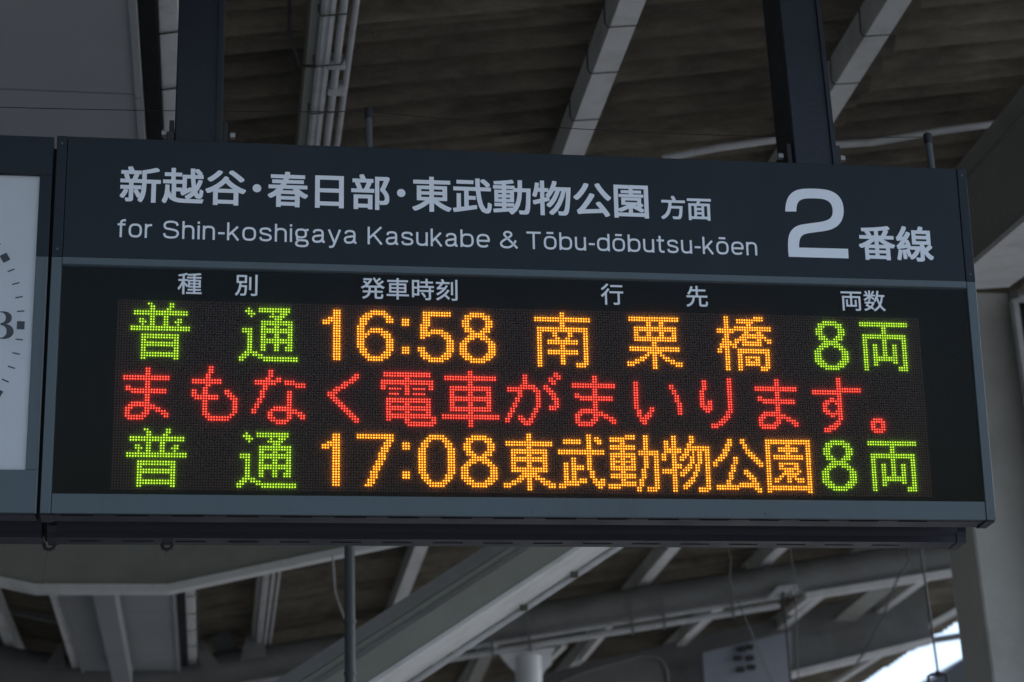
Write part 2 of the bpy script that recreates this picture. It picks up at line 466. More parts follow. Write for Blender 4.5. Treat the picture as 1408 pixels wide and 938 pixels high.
def sheet_mesh(length, sgn):
    n = int(round(SW / PITCH)) * 8
    mb = MB()
    vs = []
    for side in (0, 1):
        for i in range(n + 3):
            y = i * PITCH / 8
            z = AMP * math.cos(2 * PI * y / PITCH) + (0.020 * (1 - i / n))
            for x in (0, length):
                vs.append((x * sgn, y, z + x * TAN + side * 0.007))
    k = n + 3
    fs = []
    for side in (0, 1):
        o = side * k * 2
        for i in range(k - 1):
            a = o + i * 2
            fs.append((a, a + 1, a + 3, a + 2))
    # edges of the sheet
    for i in range(k - 1):
        a = i * 2; b = k * 2 + i * 2
        fs.append((a, a + 2, b + 2, b))
        fs.append((a + 1, b + 1, b + 3, a + 3))
    fs.append((0, 1, k * 2 + 1, k * 2))
    mb.add(vs, fs)
    return mb.mesh('roof_sheet', M_ROOF, smooth=True)


L3 = (XE - XR0) / 3 + 0.06
for sgn in (1, -1):
    me = sheet_mesh(L3, sgn)
    for j in range(-2, 27):
        for q in range(3):
            x0 = XR0 + q * (XE - XR0) / 3 - 0.0
            o = bpy.data.objects.new('roof_sheet', me)
            COL.objects.link(o)
            o.parent = canopy
            xx = x0 if sgn > 0 else 2 * XC - x0
            o.location = (xx + random.uniform(-.006, .006), j * SW + random.uniform(-.004, .004) - 4.0 - 0.05, zr(x0) + 0.150 + 0.012 * q + random.uniform(0, .003))

# flat gutter soffit panels in the valley, with joints
SOZ = 4.15
Y0C, Y1C = -1.9, 20.3
def soffit(y0, y1):
    mb = MB().box((XL0, y0 + 0.004, SOZ), (XR0, y1 - 0.004, SOZ + 0.03))
    mb.box((XR0 - 0.012, y0 + 0.004, SOZ - 0.012), (XR0 + 0.006, y1 - 0.004, SOZ + 0.06))
    mb.box((XL0 - 0.006, y0 + 0.004, SOZ - 0.012), (XL0 + 0.012, y1 - 0.004, SOZ + 0.06))
    return mb.build('soffit_panel', M_SOFFIT, canopy, M=Mci)
for y0, y1 in [(-1.9, -0.2), (-0.2, 1.33), (1.33, 2.9), (2.9, 4.9), (5.1, 6.2), (6.2, 7.3), (7.3, 8.4), (8.4, 9.2), (9.5, 12.5), (12.5, 16), (16, 20.3)]:
    soffit(y0, y1)
# trough above the soffit so no sky shows through the valley
MB().box((XL0 - 0.12, Y0C, SOZ + 0.215), (XR0 + 0.12, Y1C, SOZ + 0.235)).build('gutter', M_GREY, canopy, M=Mci)

# purlins along the platform
def purlin(x0, x1, h=0.11, mm=None):
    z = zr(x0 if x0 > XC else x1)
    mb = MB().box((x0, Y0C, z), (x1, Y1C, z + 0.006))                       # bottom flange
    mb.box((x0, Y0C, z + 0.0062), (x0 + 0.006, Y1C, z + h))                    # web
    mb.box((x0 + 0.0062, Y0C, z + h - 0.006), (x1, Y1C, z + h))
    return mb.build('purlin', mm or M_WHITE, canopy, M=Mci)


PX = [(1.27, 1.345), (2.13, 2.205), (2.99, 3.065), (3.85, 3.925), (4.71, 4.785), (5.57, 5.645)]
for a, b in PX:
    purlin(a, b)
for a, b in PX + [(0.39, 0.456)]:
    purlin(2 * XC - b, 2 * XC - a)
purlin(0.388, 0.456, mm=M_WEB)
# cross girders following the roof slopes
def girder(y, xs, zs, zt_off, flange_w, flange_h, web_t, mw, mf, tube_r=None):
    """lower edge polyline xs/zs"""
    mb = MB(); mf_ = MB()
    for i in range(len(xs) - 1):
        xa, xb, za, zb = xs[i], xs[i + 1], zs[i], zs[i + 1]
        ta, tb = za + zt_off, zb + zt_off
        mb.add([(xa, y, za), (xb, y, zb), (xb, y, tb), (xa, y, ta), (xa, y + web_t, za), (xb, y + web_t, zb), (xb, y + web_t, tb), (xa, y + web_t, ta)],
               [(0, 1, 2, 3), (7, 6, 5, 4), (0, 4, 5, 1), (3, 2, 6, 7), (0, 3, 7, 4), (1, 5, 6, 2)])
        yf = y - flange_w / 2
        mf_.add([(xa, yf, za - flange_h), (xb, yf, zb - flange_h), (xb, yf, zb - .001), (xa, yf, za - .001), (xa, yf + flange_w, za - flange_h), (xb, yf + flange_w, zb - flange_h), (xb, yf + flange_w, zb - .001), (xa, yf + flange_w, za - .001)],
                [(0, 1, 2, 3), (7, 6, 5, 4), (0, 4, 5, 1), (3, 2, 6, 7), (0, 3, 7, 4), (1, 5, 6, 2)])
    g = mb.build('girder', mw, canopy, M=Mci)
    mf_.build('flange', mf, g)
    return g


def gxs(xe):                       # valley outline mirrored
    return [2 * XC - xe, XL0 + 0.05, XR0 + 0.02, xe]


# near girder G1 (its pale web and white lower edge show under the sign, left)
G1 = 5.0
g1z = lambda x: 3.715 + 0.225 * max(0, x - (-0.02))
girder(G1, gxs(3.2), [g1z(3.2), g1z(-1), g1z(-1), g1z(3.2)], 0.42, 0.07, 0.035, 0.02, M_WEB, M_WHITE)
# tubular girder C with conduits, Y 9
C_Y = 9.0
cz = lambda x: zr(max(x, XR0)) - 0.125
tb = MB()
for s_ in (1, -1):
    pts = [(-0.355, C_Y, cz(-0.04)), (0.0, C_Y, cz(0.02)), (3.3, C_Y, cz(3.3)), (6.7, C_Y, cz(6.7))]
    if s_ < 0: pts = [(2 * XC - p[0], p[1], p[2]) for p in pts]
    tb.tube(pts, 0.112, 20)
tb.build('tube_girder', M_GREY, canopy, smooth=True, M=Mci)
# angle iron and conduit under the tube
fl = MB()
for dz, r, dy in ((-0.135, 0.014, -0.10), (-0.185, 0.022, -0.08)):
    fl.tube([(0.0, C_Y + dy, cz(0) + dz), (3.95, C_Y + dy, cz(3.95) + dz)], r, 8)
fl.build('conduit', M_PIPE, canopy, smooth=True, M=Mci)
fl = MB().bar((4.15, C_Y - 0.05, cz(4.15) - 0.15), (6.6, C_Y - 0.05, cz(6.6) - 0.15), 0.05, 0.045)
fl.build('lower_flange', M_WHITE, canopy, M=Mci)
for x in (1.95, 2.2, 2.9, 3.12, 3.6):
    MB().bar((x, C_Y - 0.15, cz(x) - 0.02), (x + 0.01, C_Y - 0.13, cz(x) - 0.23), 0.012, 0.02, up=Vector((0, 1, 0))).build('clamp', M_GREY, canopy, M=Mci)
# deep girder D, Y 11.5
DY = 11.5
dtop = lambda x: zr(max(x, XR0)) - 0.03
da, db = atY(1100, 922, DY), atY(1283, 877, DY)
dsl = (db.z - da.z) / (db.x - da.x)
DXE = db.x - 0.02
dz0, dz1 = da.z + (0 - da.x) * dsl, da.z + (DXE - da.x) * dsl
gd = girder(DY, gxs(DXE), [dz1, dz0, dz0, dz1], 0.27, 0.14, 0.045, 0.03, M_GREY, M_WHITE)
for q in range(2):
    up_ = girder(DY + 0.005, gxs(DXE)[2 * q:2 * q + 2], ([dz1 + 0.25, dz0 + 0.25] if q == 0 else [dz0 + 0.25, dz1 + 0.25]), max(0.02, dtop(3) - (dz0 + dz1) / 2 - 0.25), 0.02, 0.01, 0.02, M_GREY, M_GREY)
# far girders
for yy in (15.0, 18.6):
    girder(yy, gxs(6.62), [zr(6.62) - 0.36, zr(0) - 0.36, zr(0) - 0.36, zr(6.62) - 0.36], 0.34, 0.12, 0.04, 0.03, M_GREY, M_WHITE)
for yy in (-1.6,):
    girder(yy, gxs(6.62), [zr(6.62) - 0.36, zr(0) - 0.36, zr(0) - 0.36, zr(6.62) - 0.36], 0.34, 0.12, 0.04, 0.03, M_GREY, M_WHITE)


# diagonal braces between purlins and girders, as seen under the tube girder
def brace(p, q, w=0.04, h=0.04, m=None, nm='brace'):
    return MB().bar(p, q, w, h).build(nm, m or M_WHITE, canopy, M=Mci)


def roofpt(u, v, dz=0.0):
    n = Vector((-TAN, 0, 1)); d = ray(u, v)
    t = (4.3 + dz - TAN * 0.2 - EYE.dot(n)) / d.dot(n)
    return EYE + d * t


brace(atY(776, 886, 9.5), atY(722, 938, 10.2))
brace(atY(672, 892, 9.5), atY(650, 938, 10.0), 0.09, 0.03, M_WEB)
brace(atY(838, 860, 9.4), atY(800, 906, 10.2))
brace(atY(990, 830, 9.4), atY(945, 872, 10.3))
brace(atY(1142, 797, 9.4), atY(1085, 842, 10.3))
brace(atY(1212, 899, 11.45), atY(1132, 950, 12.2), 0.06, 0.03, M_WHITE)
brace(atY(1316, 840, 11.6), atY(1266, 868, 11.6), 0.05, 0.05, M_WHITE)
brace(atY(1280, 881, 12.4), atY(1330, 873, 12.4), 0.05, 0.05, M_GREY)
brace(atY(1250, 775, 9.6), atY(1160, 850, 11.3), 0.18, 0.05, M_WEB)
brace(atY(300, 872, 9.0), atY(322, 912, 9.0), 0.03, 0.14, M_GREY)
brace(atY(12, 832, 8.6), atY(100, 850, 8.6), 0.05, 0.10, M_GREY)
brace(atY(0, 855, 9.0), atY(12, 890, 9.2), 0.05, 0.05, M_GREY)
brace(atY(345, 905, 9.3), atY(354, 858, 9.2), 0.03, 0.09, M_GREY)
# gusset plates on the tube girder, far left of the view
def gusset(pts, y, m=None):
    P = [atY(u, v, y) for u, v in pts]
    n = len(P)
    vs = P + [p + Vector((0, 0.02, 0)) for p in P]
    fs = [tuple(range(n)), tuple(range(2 * n - 1, n - 1, -1))] + [(i, i + n, (i + 1) % n + n, (i + 1) % n) for i in range(n)]
    return MB().add(vs, fs).build('gusset_plate', m or M_GREY, canopy, M=Mci)


gusset([(276, 878), (302, 915), (280, 920), (272, 905)], 8.8)
gusset([(330, 908), (342, 862), (362, 862), (366, 903)], 8.8)
gusset([(62, 915), (86, 880), (90, 918)], 8.8)
gusset([(1000, 800), (1010, 782), (1060, 770), (1062, 778)], 9.3)

# rust-brown drain pipe under the roof, right of the sign
pp = [atZ(911, 218, 4.50), atZ(990, 203, 4.52), atZ(1070, 192, 4.56), atZ(1152, 199, 4.58), atZ(1200, 196, 4.61), atZ(1290, 181, 4.66), atZ(1370, 170, 4.71)]
drain = MB().tube(pp, 0.013, 8).build('drain_pipe', M_PIPE, None, smooth=True)
tag(drain, 'thin pale pipe running close under the dark roof above the platform number', 'pipe')

# the duct beside the soffit (R1) and straps
duct = empty('cable_duct', (0.0, 2, 4.2), 'pale cable duct with wire straps beside the flat ceiling panel, upper left', 'cable duct')
Md = Matrix.Translation((0, -2, -4.2))
dx0, dx1 = -0.012, 0.042
MB().box((dx0, Y0C, 4.20), (dx1, Y1C, 4.265)).build('duct_body', M_WHITE, duct, bevel=0.004, M=Md)
STR = []
for v in (42, 119, 187):
    STR.append(atZ(228, v, 4.2).y)
yy = STR[-1]
while yy < 12:
    yy += 0.42; STR.append(yy)
def strap_mesh(w_, h_):
    mb = MB()
    pts = [(-w_ / 2, 0, h_), (-w_ / 2, 0.01, 0.01), (-w_ / 2 + .008, 0.012, -0.004), (w_ / 2 - .008, -0.006, -0.004), (w_ / 2, -0.012, 0.01), (w_ / 2, -0.012, h_)]
    mb.tube(pts, 0.0026, 6)
    return mb.mesh('strap', M_STRAP, smooth=True)
sm = strap_mesh(0.068, 0.08)
for y in STR:
    o = bpy.data.objects.new('strap', sm); COL.objects.link(o); o.parent = duct
    o.location = (0.015, y - 2, -0.001)
# conduits beside the second purlin
cond = empty('conduit_pair', (0.48, 2, 4.3), 'pair of thin pale conduit pipes clipped along the second white roof beam', 'conduit')
for x, z, r in ((0.474, 4.325, 0.0115), (0.508, 4.335, 0.0095)):
    MB().tube([(x, Y0C, z), (x, Y1C, z)], r, 10).build('pipe', M_PIPE, cond, smooth=True, M=Matrix.Translation((-0.48, -2, -4.3)))
MB().box((0.414, Y0C, 4.308), (0.452, Y1C, 4.322)).build('cable_trunk', M_PIPE, cond, bevel=0.003, M=Matrix.Translation((-0.48, -2, -4.3)))
for i, x in enumerate((0.424, 0.441)):
    MB().tube([(x, Y0C, 4.309), (x, Y1C, 4.309)], 0.0055, 8).build('cable', M_PIPE, cond, smooth=True, M=Matrix.Translation((-0.48, -2, -4.3)))
sm2 = strap_mesh(0.085, 0.05)
yy = -7.9
for v in (14, 84, 150):
    o = bpy.data.objects.new('strap', sm2); COL.objects.link(o); o.parent = cond
    o.location = (-0.03, atZ(440, v, 4.31).y - 2, 0.003)
for v in (96, 132):
    p = atZ(460, v, 4.3)
    MB().box((p.x - .02, p.y - .01, 4.305), (p.x + .03, p.y + .012, 4.35)).build('pipe_clip', M_PIPE, cond, bevel=0.003, M=Matrix.Translation((-0.48, -2, -4.3)))
MB().tube([(0.33, atZ(425, 20, 4.33).y, 4.42), (0.335, atZ(428, 50, 4.33).y, 4.34), (0.37, atZ(435, 84, 4.33).y, 4.312), (0.45, atZ(450, 84, 4.33).y, 4.312)], 0.005, 6).build('loose_wire', M_DARK, cond, smooth=True, M=Matrix.Translation((-0.48, -2, -4.3)))
# straps on the third and fourth purlins
band = empty('beam_wire', (1.3, 2, 4.47), 'thin dark wire loops hooked round the third and fourth white roof beams', 'wire')
sm3 = strap_mesh(0.10, 0.09)
for u, v, x in ((855, 33, 1.305), (832, 97, 1.305), (805, 162, 1.305), (1210, 46, 2.167), (1165, 112, 2.167)):
    z = zr(x)
    o = bpy.data.objects.new('wire_loop', sm3); COL.objects.link(o); o.parent = band
    o.location = (x - 1.3, atZ(u, v, z).y - 2, z - 4.47 - 0.002)

# box beam under the middle of the valley soffit (lower left)
vb = MB().box((-0.47, 5.35, 4.02), (-0.35, 8.7, 4.12)).build('valley_beam', M_SOFFIT, canopy, bevel=0.006, M=Mci)
# black filler stands for the shade in the soffit's right slot; white beam left
MB().box((XR0 + 0.009, Y0C, SOZ + 0.03), (-0.014, 9.0, SOZ + 0.1)).build('gap_shade_filler', M_SLOT, canopy, M=Mci)
MB().box((-0.735, 5.1, 4.17), (-0.69, 9.0, 4.24)).build('edge_beam', M_WHITE, canopy, M=Mci)

# ================================================================ big inclined stair beams
def slanted(name, line_a, line_b, Y, wy, height, parent, m, u0=None):
    """member lying in the plane Y, its lower front edge through two photo points, prolonged both ways"""
    a = atY(*line_a, Y); b = atY(*line_b, Y)
    return a, b


stair = empty('stair_soffit_beam', (-3.0, 3.2, 0), 'broad pale inclined beam rising to the right below the sign', 'beam')
Ms = Matrix.Translation((3.0, -3.2, 0))
YA = 3.2
a = atY(505, 938, YA); b = atY(790, 752, YA)
t = atY(670, 752, YA)
dv = (b - a).normalized()
nv = Vector((-dv.z, 0, dv.x))
hgt = abs((t - b).dot(nv))
pa = a - dv * (a.z + 0.0) / dv.z
pb = b + dv * ((3.95 - b.z) / dv.z)
WA = 0.50


def slab(p, q, y0, y1, n0, n1, m, nm, parent, M):
    P = [p + nv * n0, q + nv * n0, q + nv * n1, p + nv * n1]
    vs = [(x.x, y0, x.z) for x in P] + [(x.x, y1, x.z) for x in P]
    return MB().add(vs, [(0, 1, 2, 3), (7, 6, 5, 4), (0, 4, 5, 1), (1, 5, 6, 2), (2, 6, 7, 3), (3, 7, 4, 0)]).build(nm, m, parent, M=M)


slab(pa, pb, YA + 0.004, YA + WA, 0.0, hgt - 0.045, M_WEB, 'web', stair, Ms)
slab(pa, pb, YA - 0.035, YA + 0.05, hgt - 0.044, hgt + 0.0, M_GREY, 'top_flange', stair, Ms)
slab(pa, pb, YA - 0.01, YA + 0.003, hgt - 0.085, hgt - 0.070, M_GREY, 'rib', stair, Ms)
slab(pa, pb, YA, YA + WA, -0.016, -0.001, M_WHITE, 'bottom_plate', stair, Ms)
p1 = pa - nv * 0.035; q1 = pb - nv * 0.035
MB().tube([(p1.x, YA + WA - 0.03, p1.z), (q1.x, YA + WA - 0.03, q1.z)], 0.011, 8).build('conduit', M_PIPE, stair, smooth=True, M=Ms)
for u, v in ((545, 932), (715, 826), (785, 781)):
    # bolts/clips on the underside
    c = atY(u, v, YA + WA - 0.06)
    k = (c - a).dot(dv); c = a + dv * k - nv * 0.03
    MB().box((c.x - .014, YA + WA - 0.055, c.z - .012), (c.x + .014, YA + WA - 0.04, c.z + .010)).build('clip', M_STRAP, stair, M=Ms)

# ================================================================ column and its beam at the right
colr = empty('canopy_column', (3.45, 4.2, 0), 'large square pale column to the right of the sign', 'column')
Mk = Matrix.Translation((-3.45, -4.2, 0))
p_l = atY(1339, 731, 4.0).x
MB().box((p_l, 4.0, 0), (p_l + 0.62, 4.30, 4.80)).build('shaft', M_COLUMN, colr, bevel=0.008, M=Mk)
MB().box((p_l + 0.30, 3.975, 0.0), (p_l + 0.34, 3.998, 4.79)).build('cover_strip', M_GREY, colr, M=Mk)
MB().box((p_l - 0.03, 3.97, 0), (p_l + 0.65, 4.33, 0.25)).build('base', M_GREY, colr, bevel=0.01, M=Mk)

hb = empty('haunch_beam', (3.4, 3.6, 4.4), 'wide inclined beam meeting the column beside the right edge of the sign', 'beam')
Mh = Matrix.Translation((-3.4, -3.6, -4.4))
vd = ray(880, 755).normalized()
B0 = atY(1345, 350, 2.0)
def bl(u, v, ref=B0, off=Vector((0, 0, 0))):
    return None
# upper edge: vertically above the lower front edge
def solve_h(u, v):
    d = ray(u, v)
    # point on ray closest to vertical plane through B0 along vd
    nrm = Vector((vd.y, -vd.x, 0)).normalized()
    t_ = (B0 - EYE).dot(nrm) / d.dot(nrm)
    return EYE + d * t_
top = solve_h(1408, 110)
s_ = (Vector((top.x, top.y, 0)) - Vector((B0.x, B0.y, 0))).length * (1 if (top - B0).dot(vd) > 0 else -1)
hh = top.z - (B0.z + vd.z / Vector((vd.x, vd.y, 0)).length * s_)
side = Vector((vd.y, -vd.x, 0)).normalized()
# flange width from the lower edge point (1345,420)
d_ = ray(1408, 372)
nz = side.cross(vd).normalized()
t_ = (B0 - EYE).dot(nz) / d_.dot(nz)
fp = EYE + d_ * t_
fw = (fp - B0).dot(side)
def hprism(o0, o1, z0, z1, m, nm, k0=-2.0, k1=0.75):
    vs = []
    for k in (k0, k1):
        for o_, z_ in ((o0, z0), (o1, z0), (o1, z1), (o0, z1)):
            vs.append(B0 + vd * k + side * o_ + Vector((0, 0, z_)))
    return MB().add(vs, [(3, 2, 1, 0), (4, 5, 6, 7), (0, 1, 5, 4), (1, 2, 6, 5), (2, 3, 7, 6), (3, 0, 4, 7)]).build(nm, m, hb, M=Mh)
print('haunch', hh, fw, B0, top)
hprism(0.012, fw - 0.012, 0.0, hh, M_WEB, 'web')
hprism(-0.0, fw, -0.02, -0.001, M_WHITE, 'bottom_plate')
hprism(0.004, fw - 0.004, hh * 0.77, hh * 0.79, M_GREY, 'rib')

fr = empty('metal_frame', (3.7, 3.4, 0), 'pale upright frame of a dark window at the right edge, beside the column', 'window frame')
Mf = Matrix.Translation((-3.7, -3.4, 0))
q0 = atY(1388, 420, 3.9)
MB().box((q0.x, 3.86, 0), (q0.x + 0.025, 3.9, q0.z)).build('stile', M_PIPE, fr, M=Mf)
MB().bar((q0.x, 3.88, q0.z), (q0.x + 0.8, 3.88, q0.z + 0.30), 0.03, 0.022).build('head_rail', M_PIPE, fr, M=Mf)
MB().box((q0.x + 0.027, 3.87, 0), (q0.x + 0.8, 3.88, q0.z)).build('glass', M_WINDOW, fr, M=Mf)

# round column carrying the tube girder
rc = empty('round_column', (2.32, C_Y, 0), 'white round column with winged capital, bottom centre', 'column')
x_ = atY(727, 930, C_Y).x
ztop = cz(x_) - 0.22
MB().tube([(x_ - 2.32, 0, 0), (x_ - 2.32, 0, ztop - 0.02)], 0.088, 24).build('shaft', M_RCOL, rc, smooth=True)
cx_ = x_ - 2.32
mbk = MB().prism([(cx_ - 0.19, ztop), (cx_ - 0.17, ztop - 0.035), (cx_ - 0.09, ztop - 0.12), (cx_ - 0.085, ztop - 0.2), (cx_ + 0.085, ztop - 0.2), (cx_ + 0.09, ztop - 0.15), (cx_ + 0.12, ztop - 0.10), (cx_ + 0.155, ztop - 0.075), (cx_ + 0.155, ztop - 0.02), (cx_ + 0.185, ztop + 0.04)], -0.02, 0.02)
mbk.build('capital', M_RCOL, rc)

# conduit riser, lower left of centre
rs_ = empty('riser_pipe', (0.58, 2.5, 0), 'dark blue-grey vertical pipe with couplings left of the inclined beam', 'pipe')
c0 = atY(481, 850, 2.5)
MB().tube([(c0.x - .58, 0, 0), (c0.x - .58, 0, 4.4)], 0.0165, 14).build('pipe', M_BLUEPIPE, rs_, smooth=True)
for v in (855, 927):
    z = atY(481, v, 2.5).z
    MB().tube([(c0.x - .58, 0, z - 0.006), (c0.x - .58, 0, z + 0.006)], 0.0195, 14).build('coupling', M_BLUEPIPE, rs_, smooth=True)
brw = MB().tube([atY(457, 764, 4.94), atY(458, 772, 4.94), atY(461, 815, 4.94), atY(468, 835, 4.94), atY(478, 860, 4.94)], 0.0045, 6).build('hanging_wire', M_PIPE, None, smooth=True)
tag(brw, 'thin slack wire hanging from the white girder edge beside the blue-grey pipe', 'wire')

# hanging cables and rods, lower right
def up(p):
    return Vector((p.x, p.y, zr(p.x) + 0.02))


def cable(name, pts, r, label, cat, m=M_DARK, group=None):
    o = MB().tube(pts, r, 6).build(name, m, None, smooth=True)
    return tag(o, label, cat, group)


cable('hanging_rod', [up(atY(1265, 748, 5.0)), atY(1265, 748, 5.0), atY(1290, 927, 5.0)], 0.0055, 'thin steel rod hanging in front of the bright sky gap', 'rod', M_BLUEPIPE)
hk = empty('rod_bracket', atY(1290, 932, 5.0), 'small dark trapezoid bracket hung on the steel rod against the sky', 'bracket')
P = [atY(u, v, 5.0) - Vector(hk.location) for u, v in ((1279, 962), (1276, 930), (1281, 927), (1299, 927), (1303, 932), (1298, 962))]
MB().tube(P, 0.007, 6).build('bracket_bar', M_DARK, hk, smooth=True)
MB().box((-0.012, -0.008, 0.004), (0.012, 0.008, 0.03)).build('bracket_nut', M_DARK, hk)
cable('black_cable', [atY(1077, 806, 8.86), atY(1076, 822, 8.86), atY(1082, 870, 8.86), atY(1089, 960, 8.86)], 0.008, 'thick black cable dropping from the lamp bracket, lower right', 'cable')
cable('guy_wire', [up(atY(1000, 755, 6.0)), atY(1000, 755, 6.0), atY(1005, 768, 6.0), atY(1003, 800, 6.0), atY(1062, 938, 6.2)], 0.003, 'thin pale wire slanting down to the right past the tube girder', 'wire', M_BLUEPIPE)
cable('thin_cable', [up(atY(1086, 752, 6.0)), atY(1086, 752, 6.0), atY(1093, 800, 6.0), atY(1098, 938, 6.0)], 0.0028, 'thin vertical cable just right of the thick black cable', 'wire', M_BLUEPIPE)
cable('curved_wire', [up(atY(1250, 772, 8.0)), atY(1250, 772, 8.0), atY(1232, 800, 8.0), atY(1215, 845, 8.0), atY(1190, 895, 8.0), atY(1178, 912, 8.0)], 0.006, 'thin curved wire falling left of the sky gap', 'wire', M_BLUEPIPE)
lb = empty('lamp_bracket', atY(1078, 815, 8.84), 'pale angular bracket under the tube girder above the black cable', 'bracket')
B_ = Vector(lb.location)
P = [atY(u, v, 8.84) - B_ for u, v in ((1056, 822), (1070, 806), (1096, 803), (1098, 812), (1090, 820), (1088, 811), (1072, 813), (1064, 823))]
mb = MB(); n = len(P)
mb.add(P + [p + Vector((0, 0.06, 0)) for p in P], [tuple(range(n)), tuple(range(2 * n - 1, n - 1, -1))] + [(i, i + n, (i + 1) % n + n, (i + 1) % n) for i in range(n)])
mb.build('bracket_plate', M_PIPE, lb)

# equipment boards hanging beyond, bottom centre-right
bd = empty('rounded_board', (3.4, 9.9, 4.0), 'dull blue-grey board with a rounded corner and raised rim, bottom of view', 'board')
B_ = Vector(bd.location)
P = [atY(u, v, 10.6) for u, v in ((770, 990), (770, 938), (800, 925), (878, 903), (898, 902), (911, 910), (917, 925), (920, 990))]
P = [p - B_ for p in P]; n = len(P)
MB().add(P + [p + Vector((0, 0.08, 0)) for p in P], [tuple(range(n)), tuple(range(2 * n - 1, n - 1, -1))] + [(i, i + n, (i + 1) % n + n, (i + 1) % n) for i in range(n)]).build('board', M_GREY, bd)
MB().tube([p - Vector((0, 0.01, 0)) for p in P[1:]], 0.014, 8).build('rim', M_GREY, bd, smooth=True)
jb = empty('junction_panel', (4.6, 10.8, 4.2), 'flat blue-grey panel with small dark fittings left of the black cable', 'panel')
B_ = Vector(jb.location)
P = [atY(u, v, 10.9) - B_ for u, v in ((966, 898), (1088, 868), (1088, 990), (973, 990))]
n = 4
MB().add(P + [p + Vector((0, 0.08, 0)) for p in P], [tuple(range(n)), tuple(range(2 * n - 1, n - 1, -1))] + [(i, i + n, (i + 1) % n + n, (i + 1) % n) for i in range(n)]).build('panel', M_TRANSL, jb)
for u, v in ((1020, 893), (1030, 890), (1014, 905), (1031, 905), (1018, 921), (1033, 918)):
    c = atY(u, v, 10.86) - B_
    MB().box((c.x - .03, c.y - .03, c.z - .018), (c.x + .03, c.y + .02, c.z + .018)).build('fitting', M_DARK, jb, bevel=0.005)

nb = empty('neighbouring_building', (26, 40, -1.1), 'dark roof of a distant building rising into the bottom right of the sky gap', 'building')
B_ = Vector(nb.location)
r1_, r2_, r3_ = atY(1262, 950, 40) - B_, atY(1345, 892, 40) - B_, atY(1470, 945, 40) - B_
MB().prism([(r1_.x + .3, 0), (r3_.x - .3, 0), (r3_.x - .3, r3_.z), (r1_.x + .3, r1_.z)], 0.3, 9.7).build('wall', M_WALL, nb)
MB().prism([(r1_.x, r1_.z), (r3_.x, r3_.z), (r2_.x, r2_.z)], 0, 10).build('roof', M_DARK, nb)

# small domes hanging below the sign's back, left (cable glands with wires)
for i, (u, lab) in enumerate(((66, 'small dark hook with a thin wire under the gap between clock and departure board'), (228, 'small dark hook with a wire hanging under the left part of the departure board'))):
    hk = empty('wire_hook', atY(u, 753, 0.262), lab, 'hook', 'hooks under the sign')
    MB().tube([(-0.009, 0, 0.010), (-0.005, 0, -0.002), (0.003, 0, -0.005), (0.010, 0, -0.001), (0.013, 0, 0.006)], 0.0035, 8).build('hook', M_DARK, hk, smooth=True)
    e = atY(u - (8 if i == 0 else 0), 804, 4.96) - Vector(hk.location)
    MB().tube([(0, 0, -0.006), tuple(e)], 0.0012, 5).build('wire', M_DARK, hk)

# ================================================================ DEPARTURE BOARD
Z0 = 2.9862324691661923
ALPHA = math.radians(6.4)
PT = 0.005
# local frame of the front face: x right, y into the board, z up ; origin at LED (0,0)
F = Matrix.Translation((0, 0, Z0)) @ Matrix(((1, 0, 0, 0), (0, math.cos(ALPHA), -math.sin(ALPHA), 0), (0, math.sin(ALPHA), math.cos(ALPHA), 0), (0, 0, 0, 1)))
board = empty('departure_board', (0.76, 0.147, 2.587), 'lit LED departure board for platform 2 with three lines of Japanese text', 'departure board')
Bi = Matrix.Translation(-Vector(board.location))
BF = Bi @ F


def c2(c, r, y=0.0):              # LED units -> face coordinates
    return Vector((c * PT, y, -r * PT))


def fbox(mb, c0, c1, r0, r1, y0, y1, mi=0):
    return mb.box((c0 * PT, y0, -r1 * PT), (c1 * PT, y1, -r0 * PT), mi)


CL, CR, RT, RB = -29.0, 332.0, -63.9, 80.55
# housing: profile in world Y/Z, hollow channel below
top_w = F @ c2(0, RT)
bot_w = F @ c2(0, RB)
YB = 0.2536 + 0.0
yf_b, yf_t = bot_w.y + 0.012, top_w.y + 0.012
zb, zt = bot_w.z, top_w.z
ymid = (bot_w.y + YB) / 2
yb_b, yb_t = YB - 0.0, 2 * ymid - yf_t + 0.012
prof = [(yf_b, zb), (yf_b + 0.040, zb), (yf_b + 0.044, zb + 0.012)]
# concave channel
for k in range(0, 9):
    t = k / 8
    prof.append((yf_b + 0.052 + t * 0.088, zb + 0.020 + 0.075 * math.sin(PI * t) ** 0.6))
prof += [(YB - 0.050, zb + 0.012), (YB - 0.048, zb), (YB, zb), (yb_t, zt), (yf_t, zt)]
x0, x1 = CL * PT, CR * PT
hs = MB().prism(prof, x0 + 0.003, x1 - 0.003, axis='x').build('housing', M_UNDER, board, M=Bi)
# end caps
for xa, xb in ((x0, x0 + 0.019), (x1 - 0.019, x1)):
    pe = [(yf_b - 0.004, zb - 0.0015), (yf_b + 0.042, zb - 0.0015), (yf_b + 0.047, zb + 0.010)] + prof[3:12] + [(YB - 0.052, zb + 0.010), (YB - 0.050, zb - 0.0015), (YB + 0.002, zb - 0.0015), (yb_t + 0.002, zt + 0.002), (yf_t - 0.004, zt + 0.002)]
    MB().prism(pe, xa, xb, axis='x').build('end_cap', M_UNDER, board, M=Bi)
# front frame, two-tone
def fpart(name, m, c0, c1, r0, r1, y0=-0.0, y1=0.011, bev=0.0008):
    return fbox(MB(), c0, c1, r0, r1, y0, y1).build(name, m, board, bevel=bev, M=BF)


